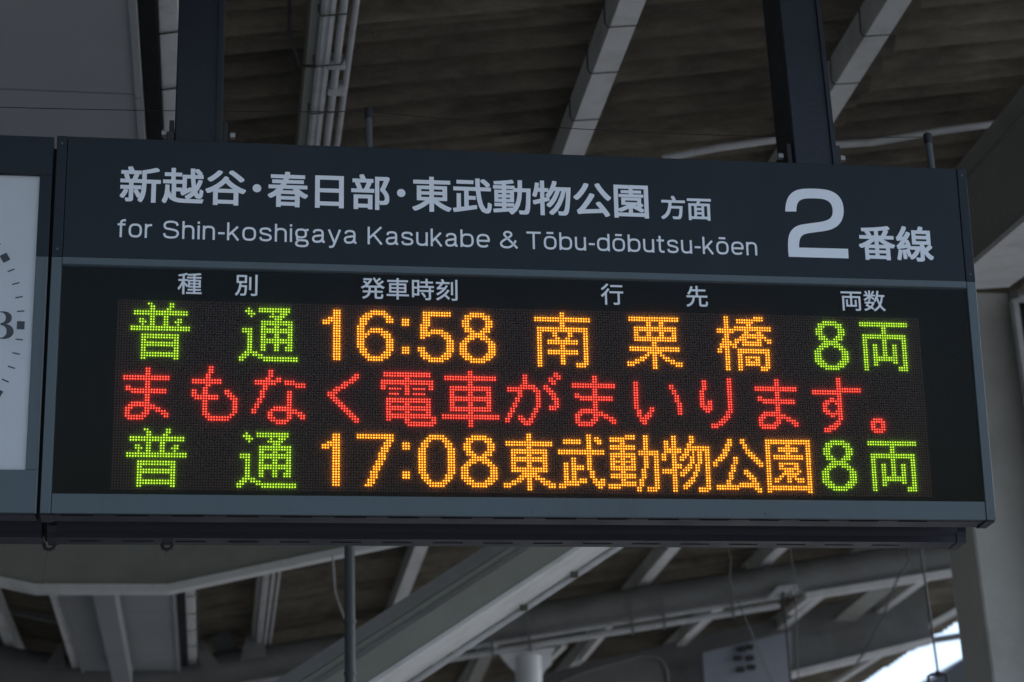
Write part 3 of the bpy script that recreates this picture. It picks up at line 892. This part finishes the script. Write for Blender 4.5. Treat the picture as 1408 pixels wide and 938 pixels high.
RSP = -15.9                        # header above, lighter frame below
fpart('header_panel', M_HEAD, CL + 3.95, CR - 4.0, RT, RSP, 0.0015)
for a_, b_ in ((CL, CL + 3.75), (CR - 3.8, CR)):
    fpart('upper_stile', M_HEAD, a_, b_, RT, RSP)
    fpart('lower_stile', M_FRAME, a_, b_, RSP + 0.03, RB)
# divider: sloping rail with a bright upper lip
dr = MB()
c0, c1 = CL + 3.95, CR - 4.0
dr.prism([(0.0, -(-15.87) * PT), (0.0, -(-13.3) * PT), (0.004, -(-12.75) * PT), (0.011, -(-12.75) * PT), (0.011, -(-15.87) * PT)], c0 * PT, c1 * PT, axis='x')
dr.build('divider_rail', M_FRAME, board, M=BF)
fpart('bottom_rail', M_FRAME, CL + 3.95, CR - 4.0, 73.3, RB, 0.001)
# window border, LED mask, pane
fpart('window_back', M_BORDER, CL + 3.9, CR - 3.95, -12.7, 73.25, 0.0102, 0.0116, 0)
fpart('led_module_panel', M_MASK, -4.6, 307.6, -0.6, 71.6, 0.0085, 0.0100, 0)
pane = MB().add([c2(CL + 3.76, 73.3, 0.0035), c2(CR - 3.82, 73.3, 0.0035), c2(CR - 3.82, -12.75, 0.0035), c2(CL + 3.76, -12.75, 0.0035)], [(0, 1, 2, 3)])
pane.build('display_window', M_PANE, board, M=BF)

scr = MB().tube([(0, 0, 0), (0, -0.0012, 0)], 0.0022, 8).mesh('screw', M_FRAME, smooth=False)
for c_, r_ in ((-27.1, -61), (-27.1, -19), (-27.0, 30), (-27.0, 77), (330.1, -61), (330.1, -19), (330.1, 30), (330.1, 77), (60, 78.6), (150, 78.6), (240, 78.6)):
    o = bpy.data.objects.new('screw', scr); COL.objects.link(o); o.parent = board
    o.matrix_local = BF @ Matrix.Translation(c2(c_, r_, 0.0006))
# ---- LED dots
lit = {}
def rows_of(ch):
    out = []
    for part in DOTS[ch].split(';'):
        n = 1
        if '*' in part:
            part, n = part.split('*'); n = int(n)
        cols = []
        for seg in part.split(','):
            if not seg: continue
            if '-' in seg:
                a_, b_ = seg.split('-'); cols += range(int(a_), int(b_) + 1)
            else:
                cols.append(int(seg))
        out += [cols] * n
    return out


EM = {
    'green': (emit('green_led_core', (0.58, 0.90, 0.045), 1.0), emit('green_led_rim', (0.24, 0.58, 0.0), 0.42)),
    'orange': (emit('orange_led_core', (1.0, 0.50, 0.035), 1.65), emit('orange_led_rim', (1.0, 0.21, 0.0), 0.72)),
    'red': (emit('red_led_core', (1.0, 0.12, 0.06), 1.25), emit('red_led_rim', (1.0, 0.010, 0.008), 0.60)),
}


def led_shape(n, rings, mats):
    """domed lens: rings of (radius, height)"""
    vs = []; fs = []; mi = []
    for r, h in rings:
        for k in range(n):
            t_ = 2 * PI * (k + .5) / n
            vs.append((r * math.cos(t_), -h, r * math.sin(t_)))
    for i in range(len(rings) - 1):
        for k in range(n):
            a_ = i * n + k; b_ = i * n + (k + 1) % n
            fs.append((a_, b_, b_ + n, a_ + n)); mi.append(mats[i])
    fs.append(tuple((len(rings) - 1) * n + k for k in range(n))); mi.append(mats[-1])
    return vs, fs, mi


LV, LF, LM = led_shape(8, [(0.00205, 0.0), (0.00185, 0.0009), (0.00120, 0.0017)], [1, 1, 0])
OV, OF, OM = led_shape(6, [(0.0020, 0.0), (0.0013, 0.0012)], [0, 0])


def dots_mesh(name, cells, V_, F_, M_, mats, y=0.0084):
    V = np.array(V_); nv_ = len(V)
    C = np.array([(c * PT, y, -r * PT) for c, r in cells])
    allv = (C[:, None, :] + V[None]).reshape(-1, 3)
    faces = []
    for i in range(len(cells)):
        o_ = i * nv_
        faces += [tuple(k + o_ for k in f) for f in F_]
    me = bpy.data.meshes.new(name)
    me.from_pydata(allv.tolist(), [], faces)
    for m in mats: me.materials.append(m)
    if len(mats) > 1:
        me.polygons.foreach_set('material_index', M_ * len(cells))
    me.update()
    return me


for ch, c, r, colr_ in LED_TEXT:
    cells = []
    for j, cols in enumerate(rows_of(ch)):
        for k in cols:
            cells.append((c + k, r + j)); lit[(c + k, r + j)] = 1
    me = dots_mesh('led_character', cells, LV, LF, LM, EM[colr_])
    o = bpy.data.objects.new('led_character', me); COL.objects.link(o)
    o.parent = board; o.matrix_local = BF
    o['label'] = 'glowing %s LED character %s' % (colr_, ch)
cells = [(c, r) for c in range(-4, 308) for r in range(0, 72) if (c, r) not in lit]
me = dots_mesh('unlit_led_dots', cells, OV, OF, OM, [M_OFF])
o = bpy.data.objects.new('unlit_led_dots', me); COL.objects.link(o)
o.parent = board; o.matrix_local = BF; o['kind'] = 'stuff'


# ---- printed lettering
def text_mesh(s, offset=0.0, res=4):
    c = bpy.data.curves.new('lettering', 'FONT'); c.body = s; c.size = 1; c.offset = offset; c.resolution_u = res
    o = bpy.data.objects.new('lettering', c); COL.objects.link(o)
    bpy.context.view_layer.update()
    me = bpy.data.meshes.new_from_object(o.evaluated_get(bpy.context.evaluated_depsgraph_get()))
    bpy.data.objects.remove(o); bpy.data.curves.remove(c)
    return me


def put_text(me, name, m, cx, cy, sx, sy, y):
    """cx, cy: LED-unit position of the mesh origin; sx, sy: LED units per em"""
    co_ = np.empty(len(me.vertices) * 3); me.vertices.foreach_get('co', co_); co_ = co_.reshape(-1, 3)
    n_ = np.empty_like(co_)
    n_[:, 0] = (cx + co_[:, 0] * sx) * PT; n_[:, 1] = y + co_[:, 2]; n_[:, 2] = (-cy + co_[:, 1] * sy) * PT
    me.vertices.foreach_set('co', n_.ravel()); me.materials.clear(); me.materials.append(m); me.update()
    o = bpy.data.objects.new(name, me); COL.objects.link(o)
    o.parent = board; o.matrix_local = BF
    return o


YT = 0.0008                        # proud of the header panel
def embolden(me, d):
    """dilate a flat letter: shifted copies, each a hair in front of the last"""
    n = len(me.vertices)
    co_ = np.empty(n * 3); me.vertices.foreach_get('co', co_); co_ = co_.reshape(-1, 3)
    fs = [tuple(p.vertices) for p in me.polygons]
    vs = []; F2 = []
    sh = [(0, 0)] + [(d * a_, d * b_) for a_ in (-1, 0, 1) for b_ in (-1, 0, 1) if a_ or b_]
    for i, (dx, dy) in enumerate(sh):
        q = co_.copy(); q[:, 0] += dx; q[:, 1] += dy; q[:, 2] = -i * 0.00001
        vs += q.tolist(); F2 += [tuple(k + i * n for k in f) for f in fs]
    m2 = bpy.data.meshes.new('lettering'); m2.from_pydata(vs, [], F2); m2.update()
    bpy.data.meshes.remove(me)
    return m2


def kanji(ch, cx, cy, em_x, em_y, off=0.0, y=YT, m=M_PRINT):
    me = text_mesh(ch)
    if off: me = embolden(me, off)
    # ideographic cell: 0..1 wide, -0.12..0.88 high
    return put_text(me, 'printed_character', m, cx - em_x / 2, cy + 0.385 * em_y, em_x, em_y, y)


CYM = -45.5
for ch, cx in (('新', 2.5), ('越', 18.4), ('谷', 34.4), ('春', 57.95), ('日', 73.75), ('部', 89.6), ('東', 113.3), ('武', 129.1), ('動', 144.9), ('物', 160.6), ('公', 176.5), ('園', 192.2)):
    kanji(ch, cx, CYM, 15.9, 15.0, 0.018)
def disc(cx, cy, r):
    n = 20
    vs = [c2(cx + r * math.cos(2 * PI * k / n), cy + r * math.sin(2 * PI * k / n), YT) for k in range(n)]
    return MB().add(vs, [tuple(range(n))]).build('printed_dot', M_PRINT, board, M=BF)
disc(46.2, -45.5, 1.65); disc(101.45, -45.5, 1.65)
kanji('方', 209.1, -43.2, 10.6, 10.2, 0.018); kanji('面', 219.6, -43.1, 10.6, 10.2, 0.018)
kanji('番', 291.9, -31.2, 15.6, 15.2, 0.018); kanji('線', 307.7, -31.2, 15.9, 15.4, 0.018)
def smooth(pts, n=6):
    P = [Vector((x, y)) for x, y in pts]
    P = [P[0] * 2 - P[1]] + P + [P[-1] * 2 - P[-2]]
    out = []
    for i in range(1, len(P) - 2):
        for k in range(n):
            t_ = k / n
            out.append(0.5 * ((2 * P[i]) + (P[i + 1] - P[i - 1]) * t_ + (2 * P[i - 1] - 5 * P[i] + 4 * P[i + 1] - P[i + 2]) * t_ * t_ + (3 * P[i] - P[i - 1] - 3 * P[i + 1] + P[i + 2]) * t_ ** 3))
    out.append(P[-2])
    return [(p.x, p.y) for p in out]


def sup(cx, cy, rx, ry, a0, a1, e=2.7, n=None):
    n = n or max(8, int(abs(a1 - a0) / 9)); out = []
    for i in range(n + 1):
        t_ = math.radians(a0 + (a1 - a0) * i / n); c_, s_ = math.cos(t_), math.sin(t_)
        out.append((cx + rx * math.copysign(abs(c_) ** (2 / e), c_), cy + ry * math.copysign(abs(s_) ** (2 / e), s_)))
    return out


BOWL = sup(2.85, 2.78, 2.35, 2.33, 0, 360)
ARCH = sup(2.45, 3.2, 2.0, 1.9, 180, 0) + [(4.45, 0)]
LET = {
    'o': (5.7, [BOWL]),
    '\u014d': (5.7, [BOWL, [(1.35, 6.75), (4.35, 6.75)]]),
    'f': (3.5, [smooth([(1.45, 0), (1.45, 3), (1.45, 5.4), (1.7, 6.3), (2.5, 6.68), (3.45, 6.7)]), [(0.0, 5.05), (3.3, 5.05)]]),
    'r': (3.0, [[(.45, 0), (.45, 5.5)], sup(3.0, 3.1, 2.55, 2.0, 180, 90)]),
    'S': (6.5, [smooth([(5.85, 5.2), (5.2, 6.3), (3.2, 6.68), (1.2, 6.3), (.6, 5.2), (1.15, 4.1), (3.2, 3.68), (5.35, 3.15), (6.0, 2.0), (5.3, .82), (3.2, .42), (1.1, .82), (.45, 2.05)])]),
    's': (5.1, [smooth([(4.55, 4.0), (4.0, 4.85), (2.5, 5.12), (1.0, 4.85), (.55, 4.05), (1.05, 3.2), (2.55, 2.85), (4.15, 2.4), (4.65, 1.5), (4.1, .68), (2.5, .42), (.9, .7), (.42, 1.65)])]),
    'h': (4.9, [[(.45, 0), (.45, 7.1)], ARCH]),
    'n': (4.9, [[(.45, 0), (.45, 5.5)], ARCH]),
    'i': (0.9, [[(.45, 0), (.45, 5.5)], [(.45, 6.2), (.45, 7.1)]]),
    '-': (2.7, [[(0, 2.7), (2.7, 2.7)]]),
    'k': (4.9, [[(.45, 0), (.45, 7.1)], [(4.35, 5.5), (.75, 2.1)], [(1.95, 3.2), (4.6, 0)]]),
    'g': (5.7, [sup(2.45, 3.55, 1.95, 1.58, 0, 360), [(3.6, 4.75), (5.5, 5.1)], smooth([(1.3, 2.3), (.8, 1.6), (1.3, .95), (3.0, .85), (4.6, .65), (5.15, -.3), (4.6, -1.25), (2.8, -1.5), (1.0, -1.25), (.45, -.4), (1.3, .8)])]),
    'a': (5.3, [smooth([(.7, 3.95), (1.1, 4.8), (2.5, 5.12), (3.9, 4.85), (4.35, 3.9), (4.35, 2.5), (4.35, 1.1), (4.6, .5), (5.25, .42)]), smooth([(4.3, 3.05), (2.4, 2.85), (.95, 2.5), (.45, 1.6), (.95, .65), (2.2, .42), (3.6, .8), (4.3, 1.8)])]),
    'y': (5.3, [[(.35, 5.5), (2.7, .15)], smooth([(4.95, 5.5), (3.8, 2.6), (2.75, .1), (2.0, -1.25), (.5, -1.5)])]),
    'K': (6.4, [[(.45, 0), (.45, 7.1)], [(5.75, 7.05), (.7, 2.5)], [(2.4, 4.1), (5.95, 0.05)]]),
    'u': (4.9, [[(.45, 5.5)] + sup(2.45, 2.35, 2.0, 1.92, 180, 360), [(4.45, 0), (4.45, 5.5)]]),
    'b': (5.7, [[(.45, 0), (.45, 7.1)], BOWL]),
    'd': (5.7, [[(5.25, 0), (5.25, 7.1)], BOWL]),
    'e': (5.6, [sup(2.8, 2.78, 2.35, 2.33, 0, 318), [(.5, 2.75), (5.55, 2.75)]]),
    'T': (6.4, [[(0, 6.68), (6.4, 6.68)], [(3.2, 0), (3.2, 6.4)]]),
    't': (3.4, [smooth([(1.35, 6.9), (1.35, 4), (1.35, 1.6), (1.7, .65), (2.6, .42), (3.35, .45)]), [(0, 5.05), (3.3, 5.05)]]),
    '&': (7.0, [smooth([(6.6, .1), (4.4, 2.5), (2.2, 4.9), (1.75, 5.8), (2.2, 6.5), (3.2, 6.7), (4.2, 6.2), (4.3, 5.3), (3.4, 4.4), (1.6, 3.3), (.55, 2.2), (.7, 1.1), (2.0, .42), (3.8, .6), (5.3, 1.9), (6.0, 3.3)])]),
}
STW = 0.84


def word(s_, xa, xb):
    items = []; x = 0
    for ch in s_:
        w_, st = LET[ch]
        items.append((x, st)); x += w_ + (1.25 if ch != '-' else 0.95)
    tot = x - 1.25
    k = (xb - xa) / tot
    mb = MB(); dep = 0
    for x, st in items:
        for q in st:
            P = [Vector((xa + (x + u_) * k, -24.3 - v_)) for u_, v_ in q]
            closed = (P[0] - P[-1]).length < 1e-6
            n = len(P); vs = []
            dep = (dep + 1) % 5
            for i in range(n):
                if closed: A_, B2 = P[(i - 1) % (n - 1)], P[(i + 1) % (n - 1)]
                else: A_, B2 = P[max(0, i - 1)], P[min(n - 1, i + 1)]
                d = (B2 - A_).normalized(); nn = Vector((-d.y, d.x)) * STW / 2
                for sg in (-1, 1):
                    p = P[i] + nn * sg
                    vs.append(c2(p.x, p.y, YT - dep * 0.00002))
            mb.add(vs, [(2 * i, 2 * i + 1, 2 * i + 3, 2 * i + 2) for i in range(n - 1)])
    return mb.build('printed_word', M_PRINT, board, M=BF)


for s_, xa, xb in (('for', -5.4, 7.3), ('Shin-koshigaya', 11.4, 84.3), ('Kasukabe', 88.5, 135.7), ('&', 139.6, 146.9), ('T\u014dbu-d\u014dbutsu-k\u014den', 150.1, 242.3)):
    word(s_, xa, xb)
HY = 0.0028
for ch, cx in (('種', 21.9), ('別', 43.1), ('発', 90.5), ('車', 100.0), ('時', 109.5), ('刻', 118.9), ('行', 183.4), ('先', 217.1), ('両', 279.8), ('数', 289.3)):
    kanji(ch, cx, -7.0, 9.35, 9.1, 0.008, HY, M_PRINT2)

# the big platform figure 2, drawn from its outline
def bez(p0, p1, p2, p3, n=10):
    return [tuple(((1 - t) ** 3) * a_ + 3 * (1 - t) ** 2 * t * b_ + 3 * (1 - t) * t * t * c_ + t ** 3 * d_ for a_, b_, c_, d_ in zip(p0, p1, p2, p3)) for t in [i / n for i in range(1, n + 1)]]


def fig2(c, r):                    # crop pixels of the numeral -> face units (crop 1060,230 scale 4.4)
    p = Vector((1060 + c / 4.4, 230 + r / 4.4, 0))
    d = ray(p.x, p.y)
    Fi = F.inverted(); e = Fi @ EYE; dd = (Fi.to_3x3() @ d)
    t_ = (YT - e.y) / dd.y
    q = e + dd * t_
    return (q.x, q.z)


O = [(87, 268)]
O += bez((87, 268), (87, 175), (125, 130), (215, 130)) + bez((215, 130), (240, 129), (270, 130), (300, 132))
O += bez((300, 132), (400, 138), (440, 190), (440, 265)) + bez((440, 265), (440, 330), (405, 372), (330, 385))
O += bez((330, 385), (290, 392), (250, 395), (215, 402)) + bez((215, 402), (180, 410), (170, 430), (170, 486), 6)
O += [(467, 494), (470, 552), (108, 542)]
O += bez((108, 542), (104, 500), (103, 480), (104, 450)) + bez((104, 450), (106, 385), (140, 352), (200, 345))
O += bez((200, 345), (245, 338), (280, 335), (315, 328)) + bez((315, 328), (360, 318), (374, 300), (374, 265))
O += bez((374, 265), (372, 215), (345, 193), (290, 190)) + bez((290, 190), (260, 188), (240, 188), (220, 189)) + bez((220, 189), (170, 192), (154, 210), (154, 268))
pts2 = [fig2(*p) for p in O]
cu = bpy.data.curves.new('two', 'CURVE'); cu.dimensions = '2D'; cu.fill_mode = 'BOTH'
sp = cu.splines.new('POLY'); sp.points.add(len(pts2) - 1)
for i, (px_, pz_) in enumerate(pts2): sp.points[i].co = (px_, pz_, 0, 1)
sp.use_cyclic_u = True
ot = bpy.data.objects.new('two', cu); COL.objects.link(ot); bpy.context.view_layer.update()
me = bpy.data.meshes.new_from_object(ot.evaluated_get(bpy.context.evaluated_depsgraph_get()))
bpy.data.objects.remove(ot)
for v in me.vertices: v.co = Vector((v.co.x, YT, v.co.y))
me.materials.clear(); me.materials.append(M_PRINT)
o = bpy.data.objects.new('printed_number', me); COL.objects.link(o); o.parent = board; o.matrix_local = BF
o['label'] = 'large white platform number 2'

# ventilation slots on the underside lips (front and back rows)
slot_pitch = 0.0985
sl1 = MB().box((-0.029, -0.0018, -0.0006), (0.029, 0.0018, 0.001)).mesh('ventilation_slot', M_SLOT)
xs0 = 0.7075
for y_, x_off in ((0.0585, 0.0), (0.229, 0.004)):
    for k in range(-8, 9):
        x = xs0 + x_off + k * slot_pitch
        if not (x0 + 0.05 < x < x1 - 0.05): continue
        o = bpy.data.objects.new('ventilation_slot', sl1); COL.objects.link(o)
        o.parent = board; o.location = Vector((x, y_, zb - 0.0001)) - Vector(board.location)
pl = MB().box((0.712, 0.085, zb + 0.010), (0.738, 0.110, zb + 0.0235)).build('lamp_plate', M_DARK, board, M=Bi)
pl = MB().box((0.752, 0.085, zb + 0.010), (0.780, 0.110, zb + 0.0235)).build('lamp_plate', M_DARK, board, M=Bi)
# seams on the end caps' underside
for x in (x0 + 0.0195, x1 - 0.0195):
    MB().box((x - 0.0008, yf_b, zb - 0.0022), (x + 0.0008, yf_b + 0.040, zb - 0.0004)).build('seam', M_FRAME if x < 0.5 else M_SLOT, board, M=Bi)

# ================================================================ CLOCK
clock = empty('station_clock', (-0.45, 0.147, 2.587), 'square station clock with white dial in a dark housing left of the departure board', 'clock')
Ki = Matrix.Translation(-Vector(clock.location))
KF = Ki @ F
KL, KR = -152.2, -30.2
kx0, kx1 = KL * PT, KR * PT
MB().prism(prof, kx0 + 0.003, kx1 - 0.003, axis='x').build('housing', M_UNDER, clock, M=Ki)


def kpart(name, m, c0, c1, r0, r1, y0=0.0, y1=0.011, bev=0.0008):
    return fbox(MB(), c0, c1, r0, r1, y0, y1).build(name, m, clock, bevel=bev, M=KF)


FL_, FR_, FT_, FB_ = -147.6, -34.7, -48.0, 64.85
kpart('upper_frame', M_HEAD, KL, KR, RT + 0.6, FT_)
kpart('upper_stile', M_HEAD, FR_, KR, FT_ + .02, RSP); kpart('upper_stile', M_HEAD, KL, FL_, FT_ + .02, RSP)
kpart('lower_stile', M_FRAME, FR_, KR, RSP + .02, FB_ - .02); kpart('lower_stile', M_FRAME, KL, FL_, RSP + .02, FB_ - .02)
kpart('lower_frame', M_FRAME, KL, KR, FB_, RB)
kpart('edge_strip', M_GREY, KR - 0.5, KR - 0.3, RSP, RB, -0.0012, -0.0002, 0)
kpart('dial', M_DIAL, FL_ + .05, FR_ - .05, FT_ + .05, FB_ - .05, 0.0095, 0.012, 0)
kc = ((FL_ + FR_) / 2 + 0.0, (FT_ + FB_) / 2 + 2.1)
KCX, KCY = -90.9, 10.4
RTK = 51.8
for h in range(60):
    a_ = math.radians(6 * h)
    cx, cy = KCX + RTK * math.sin(a_), KCY - RTK * math.cos(a_)
    L_, W_ = (1.4, 1.55) if h % 5 == 0 else (1.35, 0.24)
    mb = MB()
    if h % 5 == 0:
        mb.box((-W_ * PT, 0, -L_ * PT), (W_ * PT, 0.0004, L_ * PT))
    else:
        mb.box((-W_ * PT, 0, -L_ * PT), (W_ * PT, 0.0004, L_ * PT))
    RM = Matrix.Rotation(a_, 4, 'Y')
    o = mb.build('hour_mark' if h % 5 == 0 else 'minute_mark', M_BLACK, clock, M=KF @ Matrix.Translation((cx * PT, 0.0090, -cy * PT)) @ RM)


def text_on(clk_s, cx, cy, em, off, parent, m, name):
    me = text_mesh(clk_s, off)
    xs = [v.co.x for v in me.vertices]; ys = [v.co.y for v in me.vertices]
    mx_, my_ = (min(xs) + max(xs)) / 2, (min(ys) + max(ys)) / 2
    for v in me.vertices:
        v.co = Vector(((cx + (v.co.x - mx_) * em) * PT, 0.0088, (-cy + (v.co.y - my_) * em * 1.0) * PT))
    me.materials.clear(); me.materials.append(m)
    o = bpy.data.objects.new(name, me); COL.objects.link(o); o.parent = parent; o.matrix_local = KF
    return o


# numeral 3 in a bold high-contrast style, drawn as a swept pen stroke
def pen(pts_w, name):
    n = len(pts_w); vs = []
    for i, (x, y, wd) in enumerate(pts_w):
        xa, ya, _ = pts_w[max(0, i - 1)]; xb, yb, _ = pts_w[min(n - 1, i + 1)]
        d = Vector((xb - xa, yb - ya)).normalized(); nn = Vector((-d.y, d.x))
        for s_ in (-1, 1):
            p = Vector((x, y)) + nn * s_ * wd / 2
            vs.append(c2(p.x, p.y, 0.0088))
    fs = [(2 * i, 2 * i + 1, 2 * i + 3, 2 * i + 2) for i in range(n - 1)]
    return MB().add(vs, fs).build(name, M_BLACK, clock, M=KF)


def arc3(cx, cy, rx, ry, a0, a1, wmin, wmax, n=22):
    out = []
    for i in range(n + 1):
        a_ = math.radians(a0 + (a1 - a0) * i / n)
        wd = wmin + (wmax - wmin) * max(0, math.cos(a_)) ** 1.5
        out.append((cx + rx * math.cos(a_), cy - ry * math.sin(a_), wd))
    return out


pen(arc3(-46.2, 7.7, 2.7, 2.25, 160, -95, 0.4, 2.2), 'numeral')
pen(arc3(-46.0, 12.9, 3.2, 2.6, 95, -160, 0.4, 2.6), 'numeral')
for h in (1, 2, 4, 5, 6, 7, 8, 9, 10, 11, 12):
    a_ = math.radians(30 * h)
    text_on(str(h), KCX + 42.5 * math.sin(a_), KCY - 42.5 * math.cos(a_), 14, 0.03, clock, M_BLACK, 'numeral')
for ang, ln, wd, nm in ((148, 27, 1.6, 'hour_hand'), (338, 42, 1.1, 'minute_hand')):
    a_ = math.radians(ang)
    MB().box((-wd * PT, -0.001, -5 * PT), (wd * PT, 0, ln * PT)).build(nm, M_BLACK, clock, M=KF @ Matrix.Translation((KCX * PT, 0.0078, -KCY * PT)) @ Matrix.Rotation(a_, 4, 'Y'))
MB().add([c2(FL_, FB_, 0.004), c2(FR_, FB_, 0.004), c2(FR_, FT_, 0.004), c2(FL_, FT_, 0.004)], [(0, 1, 2, 3)]).build('dial_glass', M_GLASS, clock, M=KF)
# dark joint strip between the two housings
pj = [(yf_b + 0.004, zb + 0.004), (yf_b + 0.036, zb + 0.004)] + [(p_[0], p_[1] + 0.003) for p_ in prof[2:13]] + [(YB - 0.044, zb + 0.004), (YB - 0.004, zb + 0.004), (yb_t - 0.004, zt - 0.004), (yf_t + 0.004, zt - 0.02)]
MB().prism(pj, KR * PT + 0.0006, CL * PT - 0.0006, axis='x').build('joint_plate', M_SLOT, clock, M=Ki)

# ================================================================ support posts
def post(xa, xb, ya, yb, label):
    e = empty('sign_post', ((xa + xb) / 2, (ya + yb) / 2, zt), label, 'post', 'posts carrying the signs')
    I = Matrix.Translation(-Vector(e.location))
    # hollow rectangular section with a folded front edge
    MB().box((xa, ya, zt + 0.001), (xb, yb, 4.42)).build('post_tube', M_POST, e, bevel=0.003, M=I)
    MB().box((xb - 0.012, ya - 0.006, zt + 0.001), (xb - 0.003, ya - 0.0005, 4.42)).build('edge_fold', M_POST, e, M=I)
    MB().box((xa - 0.02, ya - 0.01, zt + 0.0005), (xb + 0.02, yb + 0.01, zt + 0.009)).build('foot_plate', M_POST, e, bevel=0.002, M=I)
    for s_ in (0, 1):
        xx = xa - 0.011 if s_ == 0 else xb + 0.002
        MB().box((xx, ya + 0.01, zt + 0.009), (xx + 0.009, yb - 0.01, zt + 0.125)).build('side_bracket', M_DARK, e, M=I)
    for xx in (xa - 0.012, xb + 0.012):
        MB().tube([(xx - 0.004 if xx < (xa + xb) / 2 else xx + 0.004, ya + 0.03, zt + 0.105), (xx - 0.014 if xx < (xa + xb) / 2 else xx + 0.014, ya + 0.03, zt + 0.105)], 0.007, 6).build('bolt', M_PIPE, e, M=I)
    return e


YP = 0.11
l0, l1 = atY(242, 120, YP).x, atY(307, 120, YP).x
post(l0, l1, YP, YP + 0.1, 'dark navy square post above the left part of the departure board')
r0_, r1_ = atY(1083, 120, YP).x, atY(1141, 120, YP).x
post(r0_, r1_, YP, YP + 0.115, 'dark navy square post above the platform number')


def rod(u, vt, vb, label):
    p = atY(u, vt, 0.16)
    e = empty('rod_support', (p.x, 0.16, zt), label, 'rod', 'thin rods on top of the signs')
    MB().tube([(0, 0, 0), (0, 0, p.z - zt - 0.022)], 0.0075, 10).build('rod', M_BLUEPIPE, e, smooth=True)
    MB().tube([(0, 0, p.z - zt - 0.0225), (0, 0, p.z - zt)], 0.0092, 10).build('rod_cap', M_BLACK, e, smooth=True)
    MB().tube([(0, 0, p.z - zt + 0.0005), (0, 0, p.z - zt + 0.004)], 0.0035, 8).build('rod_tip', M_BLACK, e, smooth=True)
    return p


pA = rod(507, 150, 200, 'thin grey rod with black cap on top of the sign, left of centre')
pB = rod(1275, 185, 225, 'thin grey rod with black cap on top of the sign near its right end')
pC = atY(0, 146, 0.16)
# bird wire between the rods
def sag(p, q, s_, n=14):
    return [p.lerp(q, i / n) - Vector((0, 0, s_ * 4 * (i / n) * (1 - i / n))) for i in range(n + 1)]
bw = MB()
P0 = Vector((pC.x, 0.16, pC.z)); A0 = Vector((pA.x, 0.16, pA.z - 0.006)); B0_ = Vector((pB.x, 0.16, pB.z - 0.006))
bw.tube(sag(P0 - Vector((0.6, 0, 0)), A0, 0.012), 0.0009, 5)
bw.tube(sag(A0, B0_, 0.02), 0.0009, 5)
o = bw.build('bird_wire', M_DARK, None)
tag(o, 'hair-thin wire strung between the rods above the signs', 'wire')
sb = MB().box((0.0, 0.09, zt + 0.001), (0.014, 0.115, zt + 0.085)).build('small_clip', M_DARK, None, bevel=0.002)
sb.location.x = atY(229, 188, 0.1).x
tag(sb, 'small dark clip on the board top just left of the left post', 'clip')
